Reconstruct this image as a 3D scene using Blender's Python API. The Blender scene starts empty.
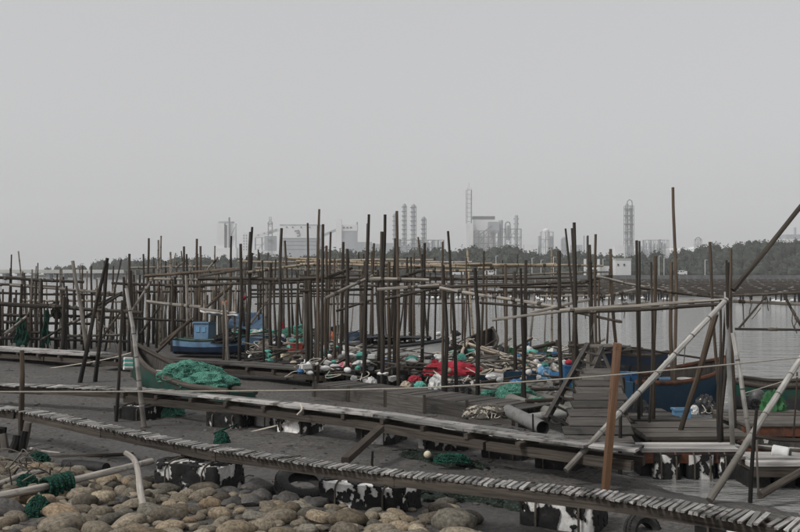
import bpy, math, random
from mathutils import Vector, Matrix, noise
R = math.radians
rnd = random.Random(11)
# ------------------------------------------------------------------ camera, sky, sun, exposure
F, CX, HY, CH = 950.0, 400.0, 273.0, 2.8          # focal length in photo pixels, centre column, horizon row, eye height
sc = bpy.context.scene
C = sc.collection
cam = bpy.data.cameras.new('camera'); co = bpy.data.objects.new('camera', cam); C.objects.link(co)
co.location = (0, 0, CH); co.rotation_euler = (R(90), 0, 0)
cam.sensor_width = 36; cam.lens = 36 * F / 800; cam.shift_y = (HY - 266) / 800
cam.clip_start = .1; cam.clip_end = 9000
sc.camera = co
SUN_EL, SUN_AZ = 48, 238                            # degrees; azimuth clockwise from +Y, so the sun stands behind the camera, to its left
w = bpy.data.worlds.new('World'); sc.world = w; w.use_nodes = True
nt = w.node_tree; nt.nodes.clear()
sky = nt.nodes.new('ShaderNodeTexSky'); sky.sky_type = 'NISHITA'; sky.sun_disc = False
sky.sun_elevation = R(SUN_EL); sky.sun_rotation = R(SUN_AZ); sky.air_density = 1.0; sky.dust_density = 4.0; sky.ozone_density = 1.0
hs = nt.nodes.new('ShaderNodeHueSaturation'); hs.inputs['Saturation'].default_value = .10
mx = nt.nodes.new('ShaderNodeMixRGB'); mx.inputs[0].default_value = .62; mx.inputs[2].default_value = (4.76, 4.76, 4.82, 1)   # even cloud deck over the clear-sky model
bg = nt.nodes.new('ShaderNodeBackground'); bg.inputs[1].default_value = .095
wo = nt.nodes.new('ShaderNodeOutputWorld')
nt.links.new(sky.outputs[0], hs.inputs['Color']); nt.links.new(hs.outputs[0], mx.inputs[1])
nt.links.new(mx.outputs[0], bg.inputs[0]); nt.links.new(bg.outputs[0], wo.inputs[0])
sl = bpy.data.lights.new('sun', 'SUN'); sl.energy = 1.5; sl.angle = R(12); sl.color = (1, .97, .92)
so = bpy.data.objects.new('sun', sl); C.objects.link(so)
d = Vector((math.sin(R(SUN_AZ)) * math.cos(R(SUN_EL)), math.cos(R(SUN_AZ)) * math.cos(R(SUN_EL)), math.sin(R(SUN_EL))))
so.rotation_euler = d.to_track_quat('Z', 'Y').to_euler(); so.location = (0, -20, 60)
vs = sc.view_settings; vs.view_transform = 'Standard'; vs.look = 'None'; vs.exposure = 0.47; vs.gamma = 1; vs.use_curve_mapping = False
sc.cycles.volume_bounces = 1

# ------------------------------------------------------------------ photo pixel -> place
def P(px, py, D):                                   # the point at distance D along the ray of a pixel
    return Vector(((px - CX) / F * D, D, CH - (py - HY) / F * D))
def G(px, py, z=0.0):                               # where that ray meets the level z
    return P(px, py, (CH - z) * F / (py - HY))
def DB(py, z=0.0): return (CH - z) * F / (py - HY)
SH = [(-400, 75), (-60, 55), (-40, 50), (-15, 44), (-8, 38), (-3, 30), (0, 25), (2, 20), (2.8, 16.5), (3.2, 14.8), (3.57, 13), (4.2, 12.2), (4.9, 11.6), (7, 10.4), (12, 9), (40, 5), (400, -10)]
WZ = -.15
def lerp_tab(t, x):
    for (a, b), (c, e) in zip(t, t[1:]):
        if x <= c: return b + (e - b) * max(0, (x - a)) / (c - a)
    return t[-1][1]
def gz(x, y):
    s = lerp_tab(SH, x) - y
    z = WZ + .06 * s if s < 2.5 else min(.0 + .004 * (s - 2.5), .06)
    if s < 0: z = max(WZ + .12 * s, -1.6)
    if y < 9.5: z += (9.5 - y) * .05
    n = Vector((x, y, 0))
    z += .04 * noise.noise(n * .45) + .026 * noise.noise(n * 1.7 + Vector((7, 3, 1))) + .012 * (.4 - abs(noise.noise(Vector((x * 1.1, y * 3.2, 4)))) * 2) + .010 * noise.noise(n * 5.1)
    return z

# ------------------------------------------------------------------ materials
def ramp(nt, src, c1, c2, p1=.3, p2=.7):
    r = nt.nodes.new('ShaderNodeValToRGB'); e = r.color_ramp.elements
    e[0].position = p1; e[0].color = (*c1, 1); e[1].position = p2; e[1].color = (*c2, 1)
    nt.links.new(src, r.inputs[0]); return r.outputs[0]
def mixc(nt, f, a, b, mode='MIX'):
    m = nt.nodes.new('ShaderNodeMixRGB'); m.blend_type = mode
    for i, v in ((0, f), (1, a), (2, b)):
        if isinstance(v, (int, float)): m.inputs[i].default_value = v
        elif isinstance(v, tuple): m.inputs[i].default_value = (*v, 1)
        else: nt.links.new(v, m.inputs[i])
    return m.outputs[0]
MATS = {}
def mat(name, c1, c2, scale=(8, 8, 8), coord='g', rough=.85, bump=.3, dist=.01, stain=None, stain_amt=.5, stain_scale=1.2, vary=.25, tide=None, detail=6, spec=.3, metal=0, node=0, weave=0, tints=None):
    if name in MATS: return MATS[name]
    m = bpy.data.materials.new(name); m.use_nodes = True; nt = m.node_tree; N = nt.nodes; L = nt.links
    b = N['Principled BSDF']; b.inputs['Roughness'].default_value = rough; b.inputs['Specular IOR Level'].default_value = spec; b.inputs['Metallic'].default_value = metal
    geo = N.new('ShaderNodeNewGeometry'); pos = geo.outputs['Position']
    if coord == 'g':
        a = N.new('ShaderNodeAttribute'); a.attribute_name = 'g'; src = a.outputs['Vector']
        oi0 = N.new('ShaderNodeObjectInfo'); ad = N.new('ShaderNodeVectorMath'); ad.operation = 'ADD'
        ml = N.new('ShaderNodeMath'); ml.operation = 'MULTIPLY'; ml.inputs[1].default_value = 37.0
        L.new(oi0.outputs['Random'], ml.inputs[0]); L.new(src, ad.inputs[0]); L.new(ml.outputs[0], ad.inputs[1]); src = ad.outputs[0]
    else: src = pos
    mp = N.new('ShaderNodeMapping'); mp.inputs['Scale'].default_value = scale; L.new(src, mp.inputs[0])
    n1 = N.new('ShaderNodeTexNoise'); n1.inputs['Scale'].default_value = 1; n1.inputs['Detail'].default_value = detail; n1.inputs['Roughness'].default_value = .65; L.new(mp.outputs[0], n1.inputs[0])
    col = ramp(nt, n1.outputs[0], c1, c2, .32, .68)
    h = n1.outputs[0]
    if node:
        sp = N.new('ShaderNodeSeparateXYZ'); L.new(src, sp.inputs[0])
        mo = N.new('ShaderNodeMath'); mo.operation = 'PINGPONG'; mo.inputs[1].default_value = node; L.new(sp.outputs[2], mo.inputs[0])
        lt = N.new('ShaderNodeMath'); lt.operation = 'LESS_THAN'; lt.inputs[1].default_value = .012; L.new(mo.outputs[0], lt.inputs[0])
        col = mixc(nt, lt.outputs[0], col, tuple(v * .35 for v in c1))
    if weave:
        vo = N.new('ShaderNodeTexVoronoi'); vo.inputs['Scale'].default_value = weave; L.new(src, vo.inputs[0])
        col = mixc(nt, ramp(nt, vo.outputs[0], (1, 1, 1), (0, 0, 0), .1, .55), tuple(v * .5 for v in c1), col)
        ma = N.new('ShaderNodeMath'); ma.operation = 'SUBTRACT'; L.new(h, ma.inputs[0]); L.new(vo.outputs[0], ma.inputs[1]); h = ma.outputs[0]
    if stain:
        n2 = N.new('ShaderNodeTexNoise'); n2.inputs['Scale'].default_value = stain_scale; n2.inputs['Detail'].default_value = 7; n2.inputs['Roughness'].default_value = .7; L.new(pos, n2.inputs[0])
        f = ramp(nt, n2.outputs[0], (0, 0, 0), (1, 1, 1), 1 - stain_amt - .06, 1 - stain_amt + .06)
        col = mixc(nt, f, col, stain)
    if tide:                                        # weed and mud the tide has left on the lower metre of the wood
        s3 = N.new('ShaderNodeSeparateXYZ'); L.new(pos, s3.inputs[0])
        n3 = N.new('ShaderNodeTexNoise'); n3.inputs['Scale'].default_value = 3.0; n3.inputs['Detail'].default_value = 4; L.new(pos, n3.inputs[0])
        ma = N.new('ShaderNodeMath'); ma.operation = 'MULTIPLY_ADD'; ma.inputs[1].default_value = 1.6; L.new(n3.outputs[0], ma.inputs[0]); L.new(s3.outputs[2], ma.inputs[2])
        f = ramp(nt, ma.outputs[0], (1, 1, 1), (0, 0, 0), .0, 1.0)
        mr = N.new('ShaderNodeMapRange'); mr.inputs['From Min'].default_value = 1.1; mr.inputs['From Max'].default_value = 2.3; mr.inputs['To Min'].default_value = 1; mr.inputs['To Max'].default_value = 0
        L.new(ma.outputs[0], mr.inputs[0])
        col = mixc(nt, mr.outputs[0], col, tide)
    if tints:                                       # stones of different kinds
        ot = N.new('ShaderNodeObjectInfo'); cr = N.new('ShaderNodeValToRGB'); cr.color_ramp.interpolation = 'CONSTANT'; els = cr.color_ramp.elements
        fr_ = N.new('ShaderNodeMath'); fr_.operation = 'MULTIPLY'; fr_.inputs[1].default_value = 7.13; L.new(ot.outputs['Random'], fr_.inputs[0]); fm = N.new('ShaderNodeMath'); fm.operation = 'FRACT'; L.new(fr_.outputs[0], fm.inputs[0])
        for i_, (p_, c_) in enumerate(tints):
            e_ = els[i_] if i_ < 2 else els.new(p_); e_.position = p_; e_.color = (*c_, 1)
        L.new(fm.outputs[0], cr.inputs[0]); col = mixc(nt, 1.0, col, cr.outputs[0], 'MULTIPLY')
    if vary:
        oi = N.new('ShaderNodeObjectInfo'); mr = N.new('ShaderNodeMapRange'); mr.inputs['To Min'].default_value = 1 - vary; mr.inputs['To Max'].default_value = 1 + vary
        L.new(oi.outputs['Random'], mr.inputs[0])
        hv = N.new('ShaderNodeHueSaturation'); L.new(mr.outputs[0], hv.inputs['Value']); L.new(col, hv.inputs['Color']); col = hv.outputs[0]
    L.new(col, b.inputs['Base Color'])
    if bump:
        bn = N.new('ShaderNodeBump'); bn.inputs['Strength'].default_value = bump; bn.inputs['Distance'].default_value = dist; L.new(h, bn.inputs['Height']); L.new(bn.outputs[0], b.inputs['Normal'])
    MATS[name] = m; return m
TIDE = (.014, .013, .012)
M_DARK = mat('weathered dark wood', (.018, .015, .012), (.075, .062, .050), (38, 38, 1.8), tide=TIDE, bump=.6, vary=.35)
M_BROWN = mat('brown pole wood', (.045, .034, .025), (.135, .102, .074), (38, 38, 1.8), tide=(.035, .028, .022), bump=.6, vary=.3)
M_GREYW = mat('grey driftwood', (.12, .108, .094), (.34, .31, .27), (40, 40, 2.2), bump=.6, vary=.2, tide=(.09, .08, .07))
M_TAN = mat('tan bamboo', (.24, .19, .135), (.44, .365, .27), (30, 30, 2), node=.19, bump=.3, vary=.25)
M_GBAM = mat('grey bamboo', (.13, .11, .09), (.30, .265, .22), (30, 30, 2), node=.2, bump=.3, vary=.3)
M_PALE = mat('pale weathered bamboo', (.26, .25, .235), (.48, .465, .44), (26, 26, 3), node=.21, bump=.3, vary=.1, tide=(.13, .12, .105))
M_PVC = mat('grey white plastic pipe', (.24, .24, .235), (.42, .42, .41), (4, 4, 2), rough=.5, bump=.05, stain=(.16, .15, .13), stain_amt=.35, stain_scale=4, tide=(.12, .115, .10))
M_PLANK = mat('bleached plank', (.22, .21, .20), (.50, .485, .465), (45, 45, 2.0), bump=.6, vary=.3, stain=(.10, .09, .08), stain_amt=.36, stain_scale=3)
M_SLAT = mat('grey walkway slat', (.13, .125, .118), (.36, .348, .335), (45, 45, 2.0), bump=.6, vary=.5, stain=(.05, .046, .042), stain_amt=.44, stain_scale=3)
M_BOARD = mat('old grey board', (.026, .024, .022), (.095, .087, .079), (40, 40, 1.6), bump=.7, vary=.5, stain=(.03, .028, .025), stain_amt=.4, stain_scale=2.5)
M_BEAM = mat('dark beam', (.022, .018, .015), (.085, .071, .058), (35, 35, 1.6), bump=.7, vary=.25)
M_ORANGE = mat('reddish brown timber', (.10, .056, .034), (.21, .118, .072), (26, 26, 1.4), bump=.5, vary=.0, stain=(.09, .045, .022), stain_amt=.38, stain_scale=4, tide=(.12, .065, .035))
M_RUST = mat('rusty steel', (.085, .032, .018), (.15, .062, .035), (9, 9, 5), bump=.5, stain=(.05, .03, .022), stain_amt=.45, stain_scale=3)
M_WRAP = mat('torn black wrapping', (.006, .006, .006), (.022, .021, .021), (9, 9, 9), coord='P', rough=.65, bump=.6, dist=.02, stain=(.05, .042, .042), stain_amt=.34, stain_scale=5)
M_FOAM = mat('dirty white foam', (.50, .49, .47), (.82, .81, .79), (14, 14, 14), coord='P', rough=.9, bump=.4, stain=(.20, .18, .16), stain_amt=.38, stain_scale=5)
M_ROPE = mat('pale rope', (.34, .31, .26), (.55, .51, .44), (60, 60, 60), bump=.5)
M_DROPE = mat('dark rope', (.04, .035, .03), (.12, .10, .08), (60, 60, 60), bump=.5)
M_NETG = mat('bright green net', (.09, .30, .225), (.23, .52, .41), (9, 9, 9), weave=44, bump=.9, dist=.02, vary=.1)
M_NETD = mat('deep green net', (.006, .055, .036), (.018, .17, .115), (9, 9, 9), weave=44, bump=.9, dist=.02, vary=.1)
M_NETK = mat('muddy green net', (.016, .024, .018), (.045, .085, .058), (14, 14, 14), weave=26, bump=.9, dist=.02, vary=.2)
M_NETB = mat('black net', (.012, .012, .013), (.06, .06, .06), (14, 14, 14), weave=24, bump=.9, dist=.02, vary=.2)
M_RUB = mat('tyre rubber', (.013, .013, .013), (.042, .040, .038), (20, 20, 20), rough=.7, bump=.4, stain=(.05, .046, .042), stain_amt=.3, stain_scale=6)
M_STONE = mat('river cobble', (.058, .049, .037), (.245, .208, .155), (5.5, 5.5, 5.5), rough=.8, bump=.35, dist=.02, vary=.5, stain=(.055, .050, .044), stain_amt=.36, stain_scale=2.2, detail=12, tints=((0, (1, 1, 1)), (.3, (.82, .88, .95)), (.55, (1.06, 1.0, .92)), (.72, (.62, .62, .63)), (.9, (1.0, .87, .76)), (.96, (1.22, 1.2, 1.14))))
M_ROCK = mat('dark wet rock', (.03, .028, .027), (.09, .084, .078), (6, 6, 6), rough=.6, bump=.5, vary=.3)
def paint(name, c, wear=(.12, .11, .10), amt=.34, rough=.55, vary=.05):
    return mat(name, tuple(v * .75 for v in c), c, (6, 6, 6), rough=rough, bump=.12, stain=wear, stain_amt=amt, stain_scale=4, vary=vary)
M_HGREEN = paint('worn dark green hull paint', (.011, .060, .045), (.042, .038, .030), .46)
M_HBLUE = paint('navy blue hull paint', (.014, .030, .062), (.04, .04, .045), .3)
M_RBLUE = paint('deep blue hull paint', (.018, .052, .092), (.04, .05, .07), .38)
M_LBLUE = paint('sky blue paint', (.15, .26, .39), (.14, .18, .24), .3)
M_WHITE = paint('worn white paint', (.66, .66, .65), (.34, .32, .30), .35)
M_BLUE = paint('blue plastic', (.035, .135, .29), (.04, .09, .16), .3, .45)
M_CBLUE = paint('pale blue plastic', (.16, .33, .52), (.12, .2, .3), .3, .45)
M_RED = paint('crimson cloth', (.40, .03, .05), (.22, .025, .04), .45, .8)
M_CRATE = paint('red plastic crate', (.42, .07, .055), (.2, .06, .05), .35, .5)
M_PINK = paint('pink striped cloth', (.52, .17, .22), (.62, .52, .50), .42, .85)
M_GTARP = paint('leaf green tarpaulin', (.03, .125, .042), (.018, .075, .03), .45, .6)
M_TEAL = paint('sea green cloth', (.12, .40, .33), (.07, .24, .2), .42, .8)
M_KTARP = paint('dark tarpaulin', (.035, .036, .04), (.08, .078, .075), .36, .6)
M_BUFF = paint('buff cloth', (.46, .38, .30), (.27, .22, .18), .42, .8)
M_ORBU = paint('orange plastic', (.55, .17, .08), (.4, .14, .08), .3, .5)
M_CREAM = paint('cream foam', (.62, .56, .42), (.4, .35, .25), .35, .8)
M_METAL = mat('dull dark metal', (.04, .04, .042), (.12, .12, .12), (8, 8, 8), rough=.5, bump=.2, metal=.3)
def ind(name, c1, c2): return mat(name, c1, c2, (.05, .05, .02), coord='P', rough=.8, bump=0, vary=.06, detail=3)
I_WHITE = ind('plant white cladding', (.56, .57, .57), (.66, .67, .67))
I_GREY = ind('plant grey cladding', (.25, .27, .29), (.33, .35, .37))
I_STEEL = ind('plant steelwork', (.09, .094, .10), (.17, .174, .18))
I_DARK = ind('plant dark trim', (.06, .062, .065), (.09, .09, .095))
I_CONC = ind('pale concrete', (.42, .42, .40), (.52, .52, .50))
I_GLASS = mat('dark window glass', (.02, .022, .025), (.03, .033, .036), (1, 1, 1), rough=.15, bump=0, vary=0)
I_SEA = mat('sea wall stone', (.055, .056, .058), (.13, .13, .13), (.5, .5, .5), coord='P', rough=.9, bump=.5, dist=.3, vary=0)
M_LEAF = mat('woodland leaves', (.016, .020, .016), (.052, .060, .046), (.22, .22, .3), coord='P', rough=.9, bump=0, vary=0, detail=4)
M_SOIL = mat('bank soil', (.025, .03, .02), (.06, .062, .045), (.2, .2, .2), coord='P', rough=.95, bump=0, vary=0)

def mud_material():
    m = bpy.data.materials.new('tidal mud'); m.use_nodes = True; nt = m.node_tree; N = nt.nodes; L = nt.links
    b = N['Principled BSDF']; pos = N.new('ShaderNodeNewGeometry').outputs['Position']
    def nz(s, det=8, rg=.65, sc3=(1, 1, 1)):
        mp = N.new('ShaderNodeMapping'); mp.inputs['Scale'].default_value = sc3; L.new(pos, mp.inputs[0])
        n = N.new('ShaderNodeTexNoise'); n.inputs['Scale'].default_value = s; n.inputs['Detail'].default_value = det; n.inputs['Roughness'].default_value = rg; L.new(mp.outputs[0], n.inputs[0]); return n.outputs[0]
    fine = nz(14, 9, .75); big = nz(.55, 6, .6, (.6, 1.3, 1)); streak = nz(2.2, 7, .7, (.5, 2.2, 1))
    col = ramp(nt, fine, (.044, .041, .038), (.175, .165, .155), .36, .66)
    col = mixc(nt, ramp(nt, big, (0, 0, 0), (1, 1, 1), .42, .62), col, mixc(nt, .6, col, (.048, .045, .042)))
    col = mixc(nt, ramp(nt, streak, (0, 0, 0), (1, 1, 1), .60, .68), col, (.036, .033, .030))
    L.new(col, b.inputs['Base Color'])
    L.new(ramp(nt, big, (.8,) * 3, (.38,) * 3, .45, .68), b.inputs['Roughness'])
    b.inputs['Specular IOR Level'].default_value = .35
    ad = N.new('ShaderNodeMath'); ad.operation = 'MULTIPLY_ADD'; ad.inputs[1].default_value = 2.0; L.new(streak, ad.inputs[0]); L.new(fine, ad.inputs[2])
    bn = N.new('ShaderNodeBump'); bn.inputs['Strength'].default_value = .9; bn.inputs['Distance'].default_value = .05; L.new(ad.outputs[0], bn.inputs['Height']); L.new(bn.outputs[0], b.inputs['Normal'])
    return m
def water_material():
    m = bpy.data.materials.new('grey tidal water'); m.use_nodes = True; nt = m.node_tree; N = nt.nodes; L = nt.links
    b = N['Principled BSDF']; b.inputs['Base Color'].default_value = (.21, .21, .205, 1); b.inputs['Roughness'].default_value = .07; b.inputs['IOR'].default_value = 1.33
    pos = N.new('ShaderNodeNewGeometry').outputs['Position']
    hs = None
    for s, sc3, a in ((1.0, (.55, 1.5, 1), 1.0), (3.2, (.6, 1.4, 1), .5), (9.0, (.7, 1.2, 1), .22)):
        mp = N.new('ShaderNodeMapping'); mp.inputs['Scale'].default_value = sc3; mp.inputs['Rotation'].default_value = (0, 0, R(12)); L.new(pos, mp.inputs[0])
        n = N.new('ShaderNodeTexNoise'); n.inputs['Scale'].default_value = s; n.inputs['Detail'].default_value = 3; L.new(mp.outputs[0], n.inputs[0])
        ma = N.new('ShaderNodeMath'); ma.operation = 'MULTIPLY_ADD'; ma.inputs[1].default_value = a; L.new(n.outputs[0], ma.inputs[0])
        if hs is None: ma.inputs[2].default_value = 0
        else: L.new(hs, ma.inputs[2])
        hs = ma.outputs[0]
    bn = N.new('ShaderNodeBump'); bn.inputs['Strength'].default_value = 1.0; bn.inputs['Distance'].default_value = .13; L.new(hs, bn.inputs['Height']); L.new(bn.outputs[0], b.inputs['Normal'])
    return m
M_MUD = mud_material(); M_WATER = water_material()

# ------------------------------------------------------------------ mesh helpers
class MB:
    def __init__(s): s.v = []; s.f = []; s.g = []; s.m = []
    def add(s, V, Fc, Gs=None, mi=0):
        o = len(s.v); s.v += [Vector(p) for p in V]; s.f += [tuple(i + o for i in q) for q in Fc]
        s.g += (Gs if Gs else [tuple(p) for p in V]); s.m += [mi] * len(Fc); return s
    def box(s, c, size, rot=None, mi=0, jit=0):
        hx, hy, hz = (v / 2 for v in size); k = max(range(3), key=lambda i: size[i])
        V = []; Gs = []; o = rnd.uniform(0, 50)
        for x in (-hx, hx):
            for y in (-hy, hy):
                for z in (-hz, hz):
                    p = [x + rnd.uniform(-jit, jit), y + rnd.uniform(-jit, jit), z + rnd.uniform(-jit, jit)]
                    q = p[:]; q[2], q[k] = q[k], q[2]; Gs.append((q[0] + o, q[1], q[2] + o))
                    V.append((rot @ Vector(p) if rot else Vector(p)) + Vector(c))
        return s.add(V, [(0, 1, 3, 2), (4, 6, 7, 5), (0, 4, 5, 1), (2, 3, 7, 6), (0, 2, 6, 4), (1, 5, 7, 3)], Gs, mi)
    def beam(s, a, b, w_, h_, mi=0, jit=0):
        a = Vector(a); b = Vector(b); d_ = b - a; L_ = d_.length; z = d_ / L_
        x = Vector((0, 0, 1)).cross(z)
        if x.length < 1e-3: x = Vector((1, 0, 0))
        x.normalize(); y = z.cross(x)
        return s.box((a + b) / 2, (w_, h_, L_), Matrix((x, y, z)).transposed(), mi, jit)
    def tube(s, pts, rad, n=8, wob=0.0, mi=0, cap=True):
        pts = [Vector(p) for p in pts]; K = len(pts)
        rad = list(rad) if hasattr(rad, '__len__') else [rad] * K
        V = []; Gs = []; l = 0; o = rnd.uniform(0, 50); x = None
        for i, p in enumerate(pts):
            t = (pts[min(i + 1, K - 1)] - pts[max(i - 1, 0)]).normalized()
            if i: l += (p - pts[i - 1]).length
            if x is None: x = t.orthogonal().normalized()
            else: x = (x - t * x.dot(t)).normalized()
            y = t.cross(x)
            for j in range(n):
                a = 2 * math.pi * j / n; r = rad[i] * (1 + rnd.uniform(-wob, wob))
                V.append(p + (x * math.cos(a) + y * math.sin(a)) * r)
                Gs.append((math.cos(a) * rad[i] + o, math.sin(a) * rad[i], l + o))
        Fc = [(i * n + j, i * n + (j + 1) % n, (i + 1) * n + (j + 1) % n, (i + 1) * n + j) for i in range(K - 1) for j in range(n)]
        if cap: Fc += [tuple(range(n - 1, -1, -1)), tuple((K - 1) * n + j for j in range(n))]
        return s.add(V, Fc, Gs, mi)
    def lump(s, c, size, seed=0, amp=.25, fr=1.6, nu=18, nv=10, flat=-.55, ridged=False, rot=0, mi=0):
        V = []; sx, sy, sz = size; cr, sr = math.cos(rot), math.sin(rot); off = Vector((seed * 3.7, seed * 1.3, seed * 7.1))
        for i in range(nv + 1):
            th = math.pi * i / nv
            for j in range(nu):
                ph = 2 * math.pi * j / nu
                q = Vector((math.sin(th) * math.cos(ph), math.sin(th) * math.sin(ph), math.cos(th)))
                nn = noise.noise(q * fr + off) + .5 * noise.noise(q * fr * 2.3 + off) + .25 * noise.noise(q * fr * 5 + off)
                if ridged: nn = .9 * (.5 - abs(noise.noise(q * fr * 1.1 + off)) * 2) + .35 * (.3 - abs(noise.noise(q * fr * 2.9 + off)) * 2) + .12 * noise.noise(q * fr * 9 + off)
                q = q * (1 + amp * nn); q.z = max(q.z, flat)
                V.append(Vector(c) + Vector((sx * (q.x * cr - q.y * sr), sy * (q.x * sr + q.y * cr), sz * q.z)))
        Fc = [(i * nu + j, (i + 1) * nu + j, (i + 1) * nu + (j + 1) % nu, i * nu + (j + 1) % nu) for i in range(nv) for j in range(nu)]
        return s.add(V, Fc, None, mi)
    def lathe(s, c, prof, n=20, axis='Z', mi=0):
        V = []; c = Vector(c)
        for r, h in prof:
            for j in range(n):
                a = 2 * math.pi * j / n; p = Vector((r * math.cos(a), r * math.sin(a), h))
                if axis == 'X': p = Vector((p.z, p.x, p.y))
                V.append(c + p)
        K = len(prof)
        return s.add(V, [(i * n + j, i * n + (j + 1) % n, (i + 1) * n + (j + 1) % n, (i + 1) * n + j) for i in range(K - 1) for j in range(n)] + [tuple(range(n - 1, -1, -1)), tuple((K - 1) * n + j for j in range(n))], None, mi)
    def xf(s, M):
        s.v = [M @ p for p in s.v]; return s
    def build(s, name, mats, parent=None, smooth=True, origin=None):
        if not isinstance(mats, (list, tuple)): mats = [mats]
        if parent is not None: o = parent['_o']; o = Vector(o)
        elif origin is not None: o = Vector(origin)
        else:
            xs = [p.x for p in s.v]; ys = [p.y for p in s.v]; o = Vector(((min(xs) + max(xs)) / 2, (min(ys) + max(ys)) / 2, min(p.z for p in s.v)))
        me = bpy.data.meshes.new(name); me.from_pydata([p - o for p in s.v], [], s.f); me.validate()
        if len(me.vertices) == len(s.g):
            at = me.attributes.new('g', 'FLOAT_VECTOR', 'POINT'); at.data.foreach_set('vector', [c for q in s.g for c in q])
        for m in mats: me.materials.append(m)
        if len(mats) > 1 and len(me.polygons) == len(s.m): me.polygons.foreach_set('material_index', s.m)
        if smooth:
            me.polygons.foreach_set('use_smooth', [True] * len(me.polygons)); me.set_sharp_from_angle(angle=R(42))
        ob = bpy.data.objects.new(name, me); C.objects.link(ob)
        if parent is not None: ob.parent = parent; ob['_o'] = parent['_o']
        else: ob.location = o
        return ob
def tag(o, label, cat, group=None):
    o['label'] = label; o['category'] = cat
    if group: o['group'] = group
    return o
ROOTS = []
def thing(name, label, cat, loc, group=None):
    o = bpy.data.objects.new(name, None); C.objects.link(o); o.location = loc; o.empty_display_size = .2
    o['_o'] = tuple(loc); ROOTS.append(o); return tag(o, label, cat, group)
def struct(o): o['kind'] = 'structure'; return o
def stuff(o): o['kind'] = 'stuff'; return o

def wobble(a, b, n, amp):
    a = Vector(a); b = Vector(b); out = []
    s1 = Vector([rnd.uniform(0, 90) for _ in range(3)])
    for i in range(n + 1):
        t = i / n; p = a.lerp(b, t); e = math.sin(math.pi * t) * .7 + .3
        q = Vector((noise.noise(s1 + Vector((t * 2.2, 0, 0))), noise.noise(s1 + Vector((0, t * 2.2, 5))), noise.noise(s1 + Vector((3, 0, t * 2.2)))))
        out.append(p + q * amp * e)
    return out
def stick(mb, a, b, r0, r1, amp=None, n=None, sides=8, nodes=False):
    L_ = (Vector(b) - Vector(a)).length; n = n or max(5, int(L_ / .35)); amp = L_ * .012 if amp is None else amp
    pts = wobble(a, b, n, amp)
    rad = [r0 + (r1 - r0) * i / n for i in range(n + 1)]
    if nodes:
        p2, r2 = [], []
        for i, p in enumerate(pts):
            if 0 < i < n:
                dd = (pts[i + 1] - pts[i - 1]).normalized() * .015
                p2 += [p - dd, p, p + dd]; r2 += [rad[i], rad[i] * 1.14, rad[i]]
            else: p2.append(p); r2.append(rad[i])
        return mb.tube(p2, r2, sides)
    return mb.tube(pts, rad, sides, wob=.07)
MW = {'d': M_DARK, 'b': M_BROWN, 'g': M_GREYW, 't': M_TAN, 'y': M_GBAM, 'p': M_PALE, 'v': M_PVC}
def pole(xt, yt, xl, yl, D, wpx, k='d', parent=None, name='pole', sink=.35, lean=None):
    top = P(xt, yt, D); low = P(xl, yl, D)
    dv = (low - top); t = 1.0
    for _ in range(4):
        q = top + dv * t; z = min(gz(q.x, q.y), 5) - sink; t = (z - top.z) / dv.z
    base = top + dv * t
    ln = rnd.uniform(-.25, .25) if lean is None else lean
    top.y += ln
    r = wpx / F * D / 2 * (.78 if parent is not None else 1)
    mb = MB(); stick(mb, base, top, r * 1.1, r * (.9 if k == 'v' else rnd.uniform(.62, .88)), nodes=k in 'typ', amp=(top - base).length * (.004 if k == 'v' else rnd.uniform(.010, .026)))
    return mb.build(name, MW[k], parent)
def rail(x0, y0, D0, x1, y1, D1, wpx, k='d', parent=None, name='rail', amp=None):
    a = P(x0, y0, D0); b = P(x1, y1, D1); r = wpx / F * (D0 + D1) / 4
    mb = MB(); stick(mb, a, b, r * 1.05, r * .85, nodes=k in 'typ', amp=amp)
    o = mb.build(name, MW[k], parent)
    if parent is not None and wpx > 2.3:
        for f in [rnd.uniform(.04, .96) for _ in range(2 + int((b - a).length / 1.6))]:
            c = a.lerp(b, f); dd = (b - a).normalized(); mb = MB(); rr_ = r * rnd.uniform(1.15, 1.4)
            mb.tube([c - dd * .05, c - dd * .03, c, c + dd * .03, c + dd * .05], [r, rr_, rr_ * .9, rr_, r], 7, wob=.15)
            if rnd.random() < .5: mb.tube(wobble(c, c + Vector((rnd.uniform(-.06, .06), 0, -rnd.uniform(.15, .4))), 4, .06), .008, 5)
            mb.build('lashing', M_DROPE, o)
    return o
def freepole(label, cat, *a, **k):
    o = pole(*a, **k); return tag(o, label, cat)
def freerail(label, cat, *a, **k):
    o = rail(*a, **k); return tag(o, label, cat)

# ------------------------------------------------------------------ ground, water
def axis(segs):
    out = []
    for a, b, s in segs:
        n = max(1, round((b - a) / s)); out += [a + (b - a) * i / n for i in range(n)]
    return out + [segs[-1][1]]
def sheet(name, xs, ys, zf, m):
    V = [(x, y, zf(x, y)) for y in ys for x in xs]; n = len(xs)
    mb = MB(); mb.add(V, [(j * n + i, j * n + i + 1, (j + 1) * n + i + 1, (j + 1) * n + i) for j in range(len(ys) - 1) for i in range(n - 1)])
    return struct(mb.build(name, m, None, True, (0, 0, 0)))
ground = sheet('ground', axis([(-1600, -100, 250), (-100, -24, 8), (-24, -12, .8), (-12, 9, .13), (9, 20, .8), (20, 100, 8), (100, 1600, 250)]),
               axis([(-60, 0, 6), (0, 7, .7), (7, 20, .13), (20, 44, .3), (44, 90, 4), (90, 290, 50), (290, 2200, 300)]), gz, M_MUD)
ground['_o'] = (0, 0, 0)
sheet('water', axis([(-1600, 1600, 400)]), axis([(-40, 2200, 400)]), lambda x, y: WZ, M_WATER)

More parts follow.
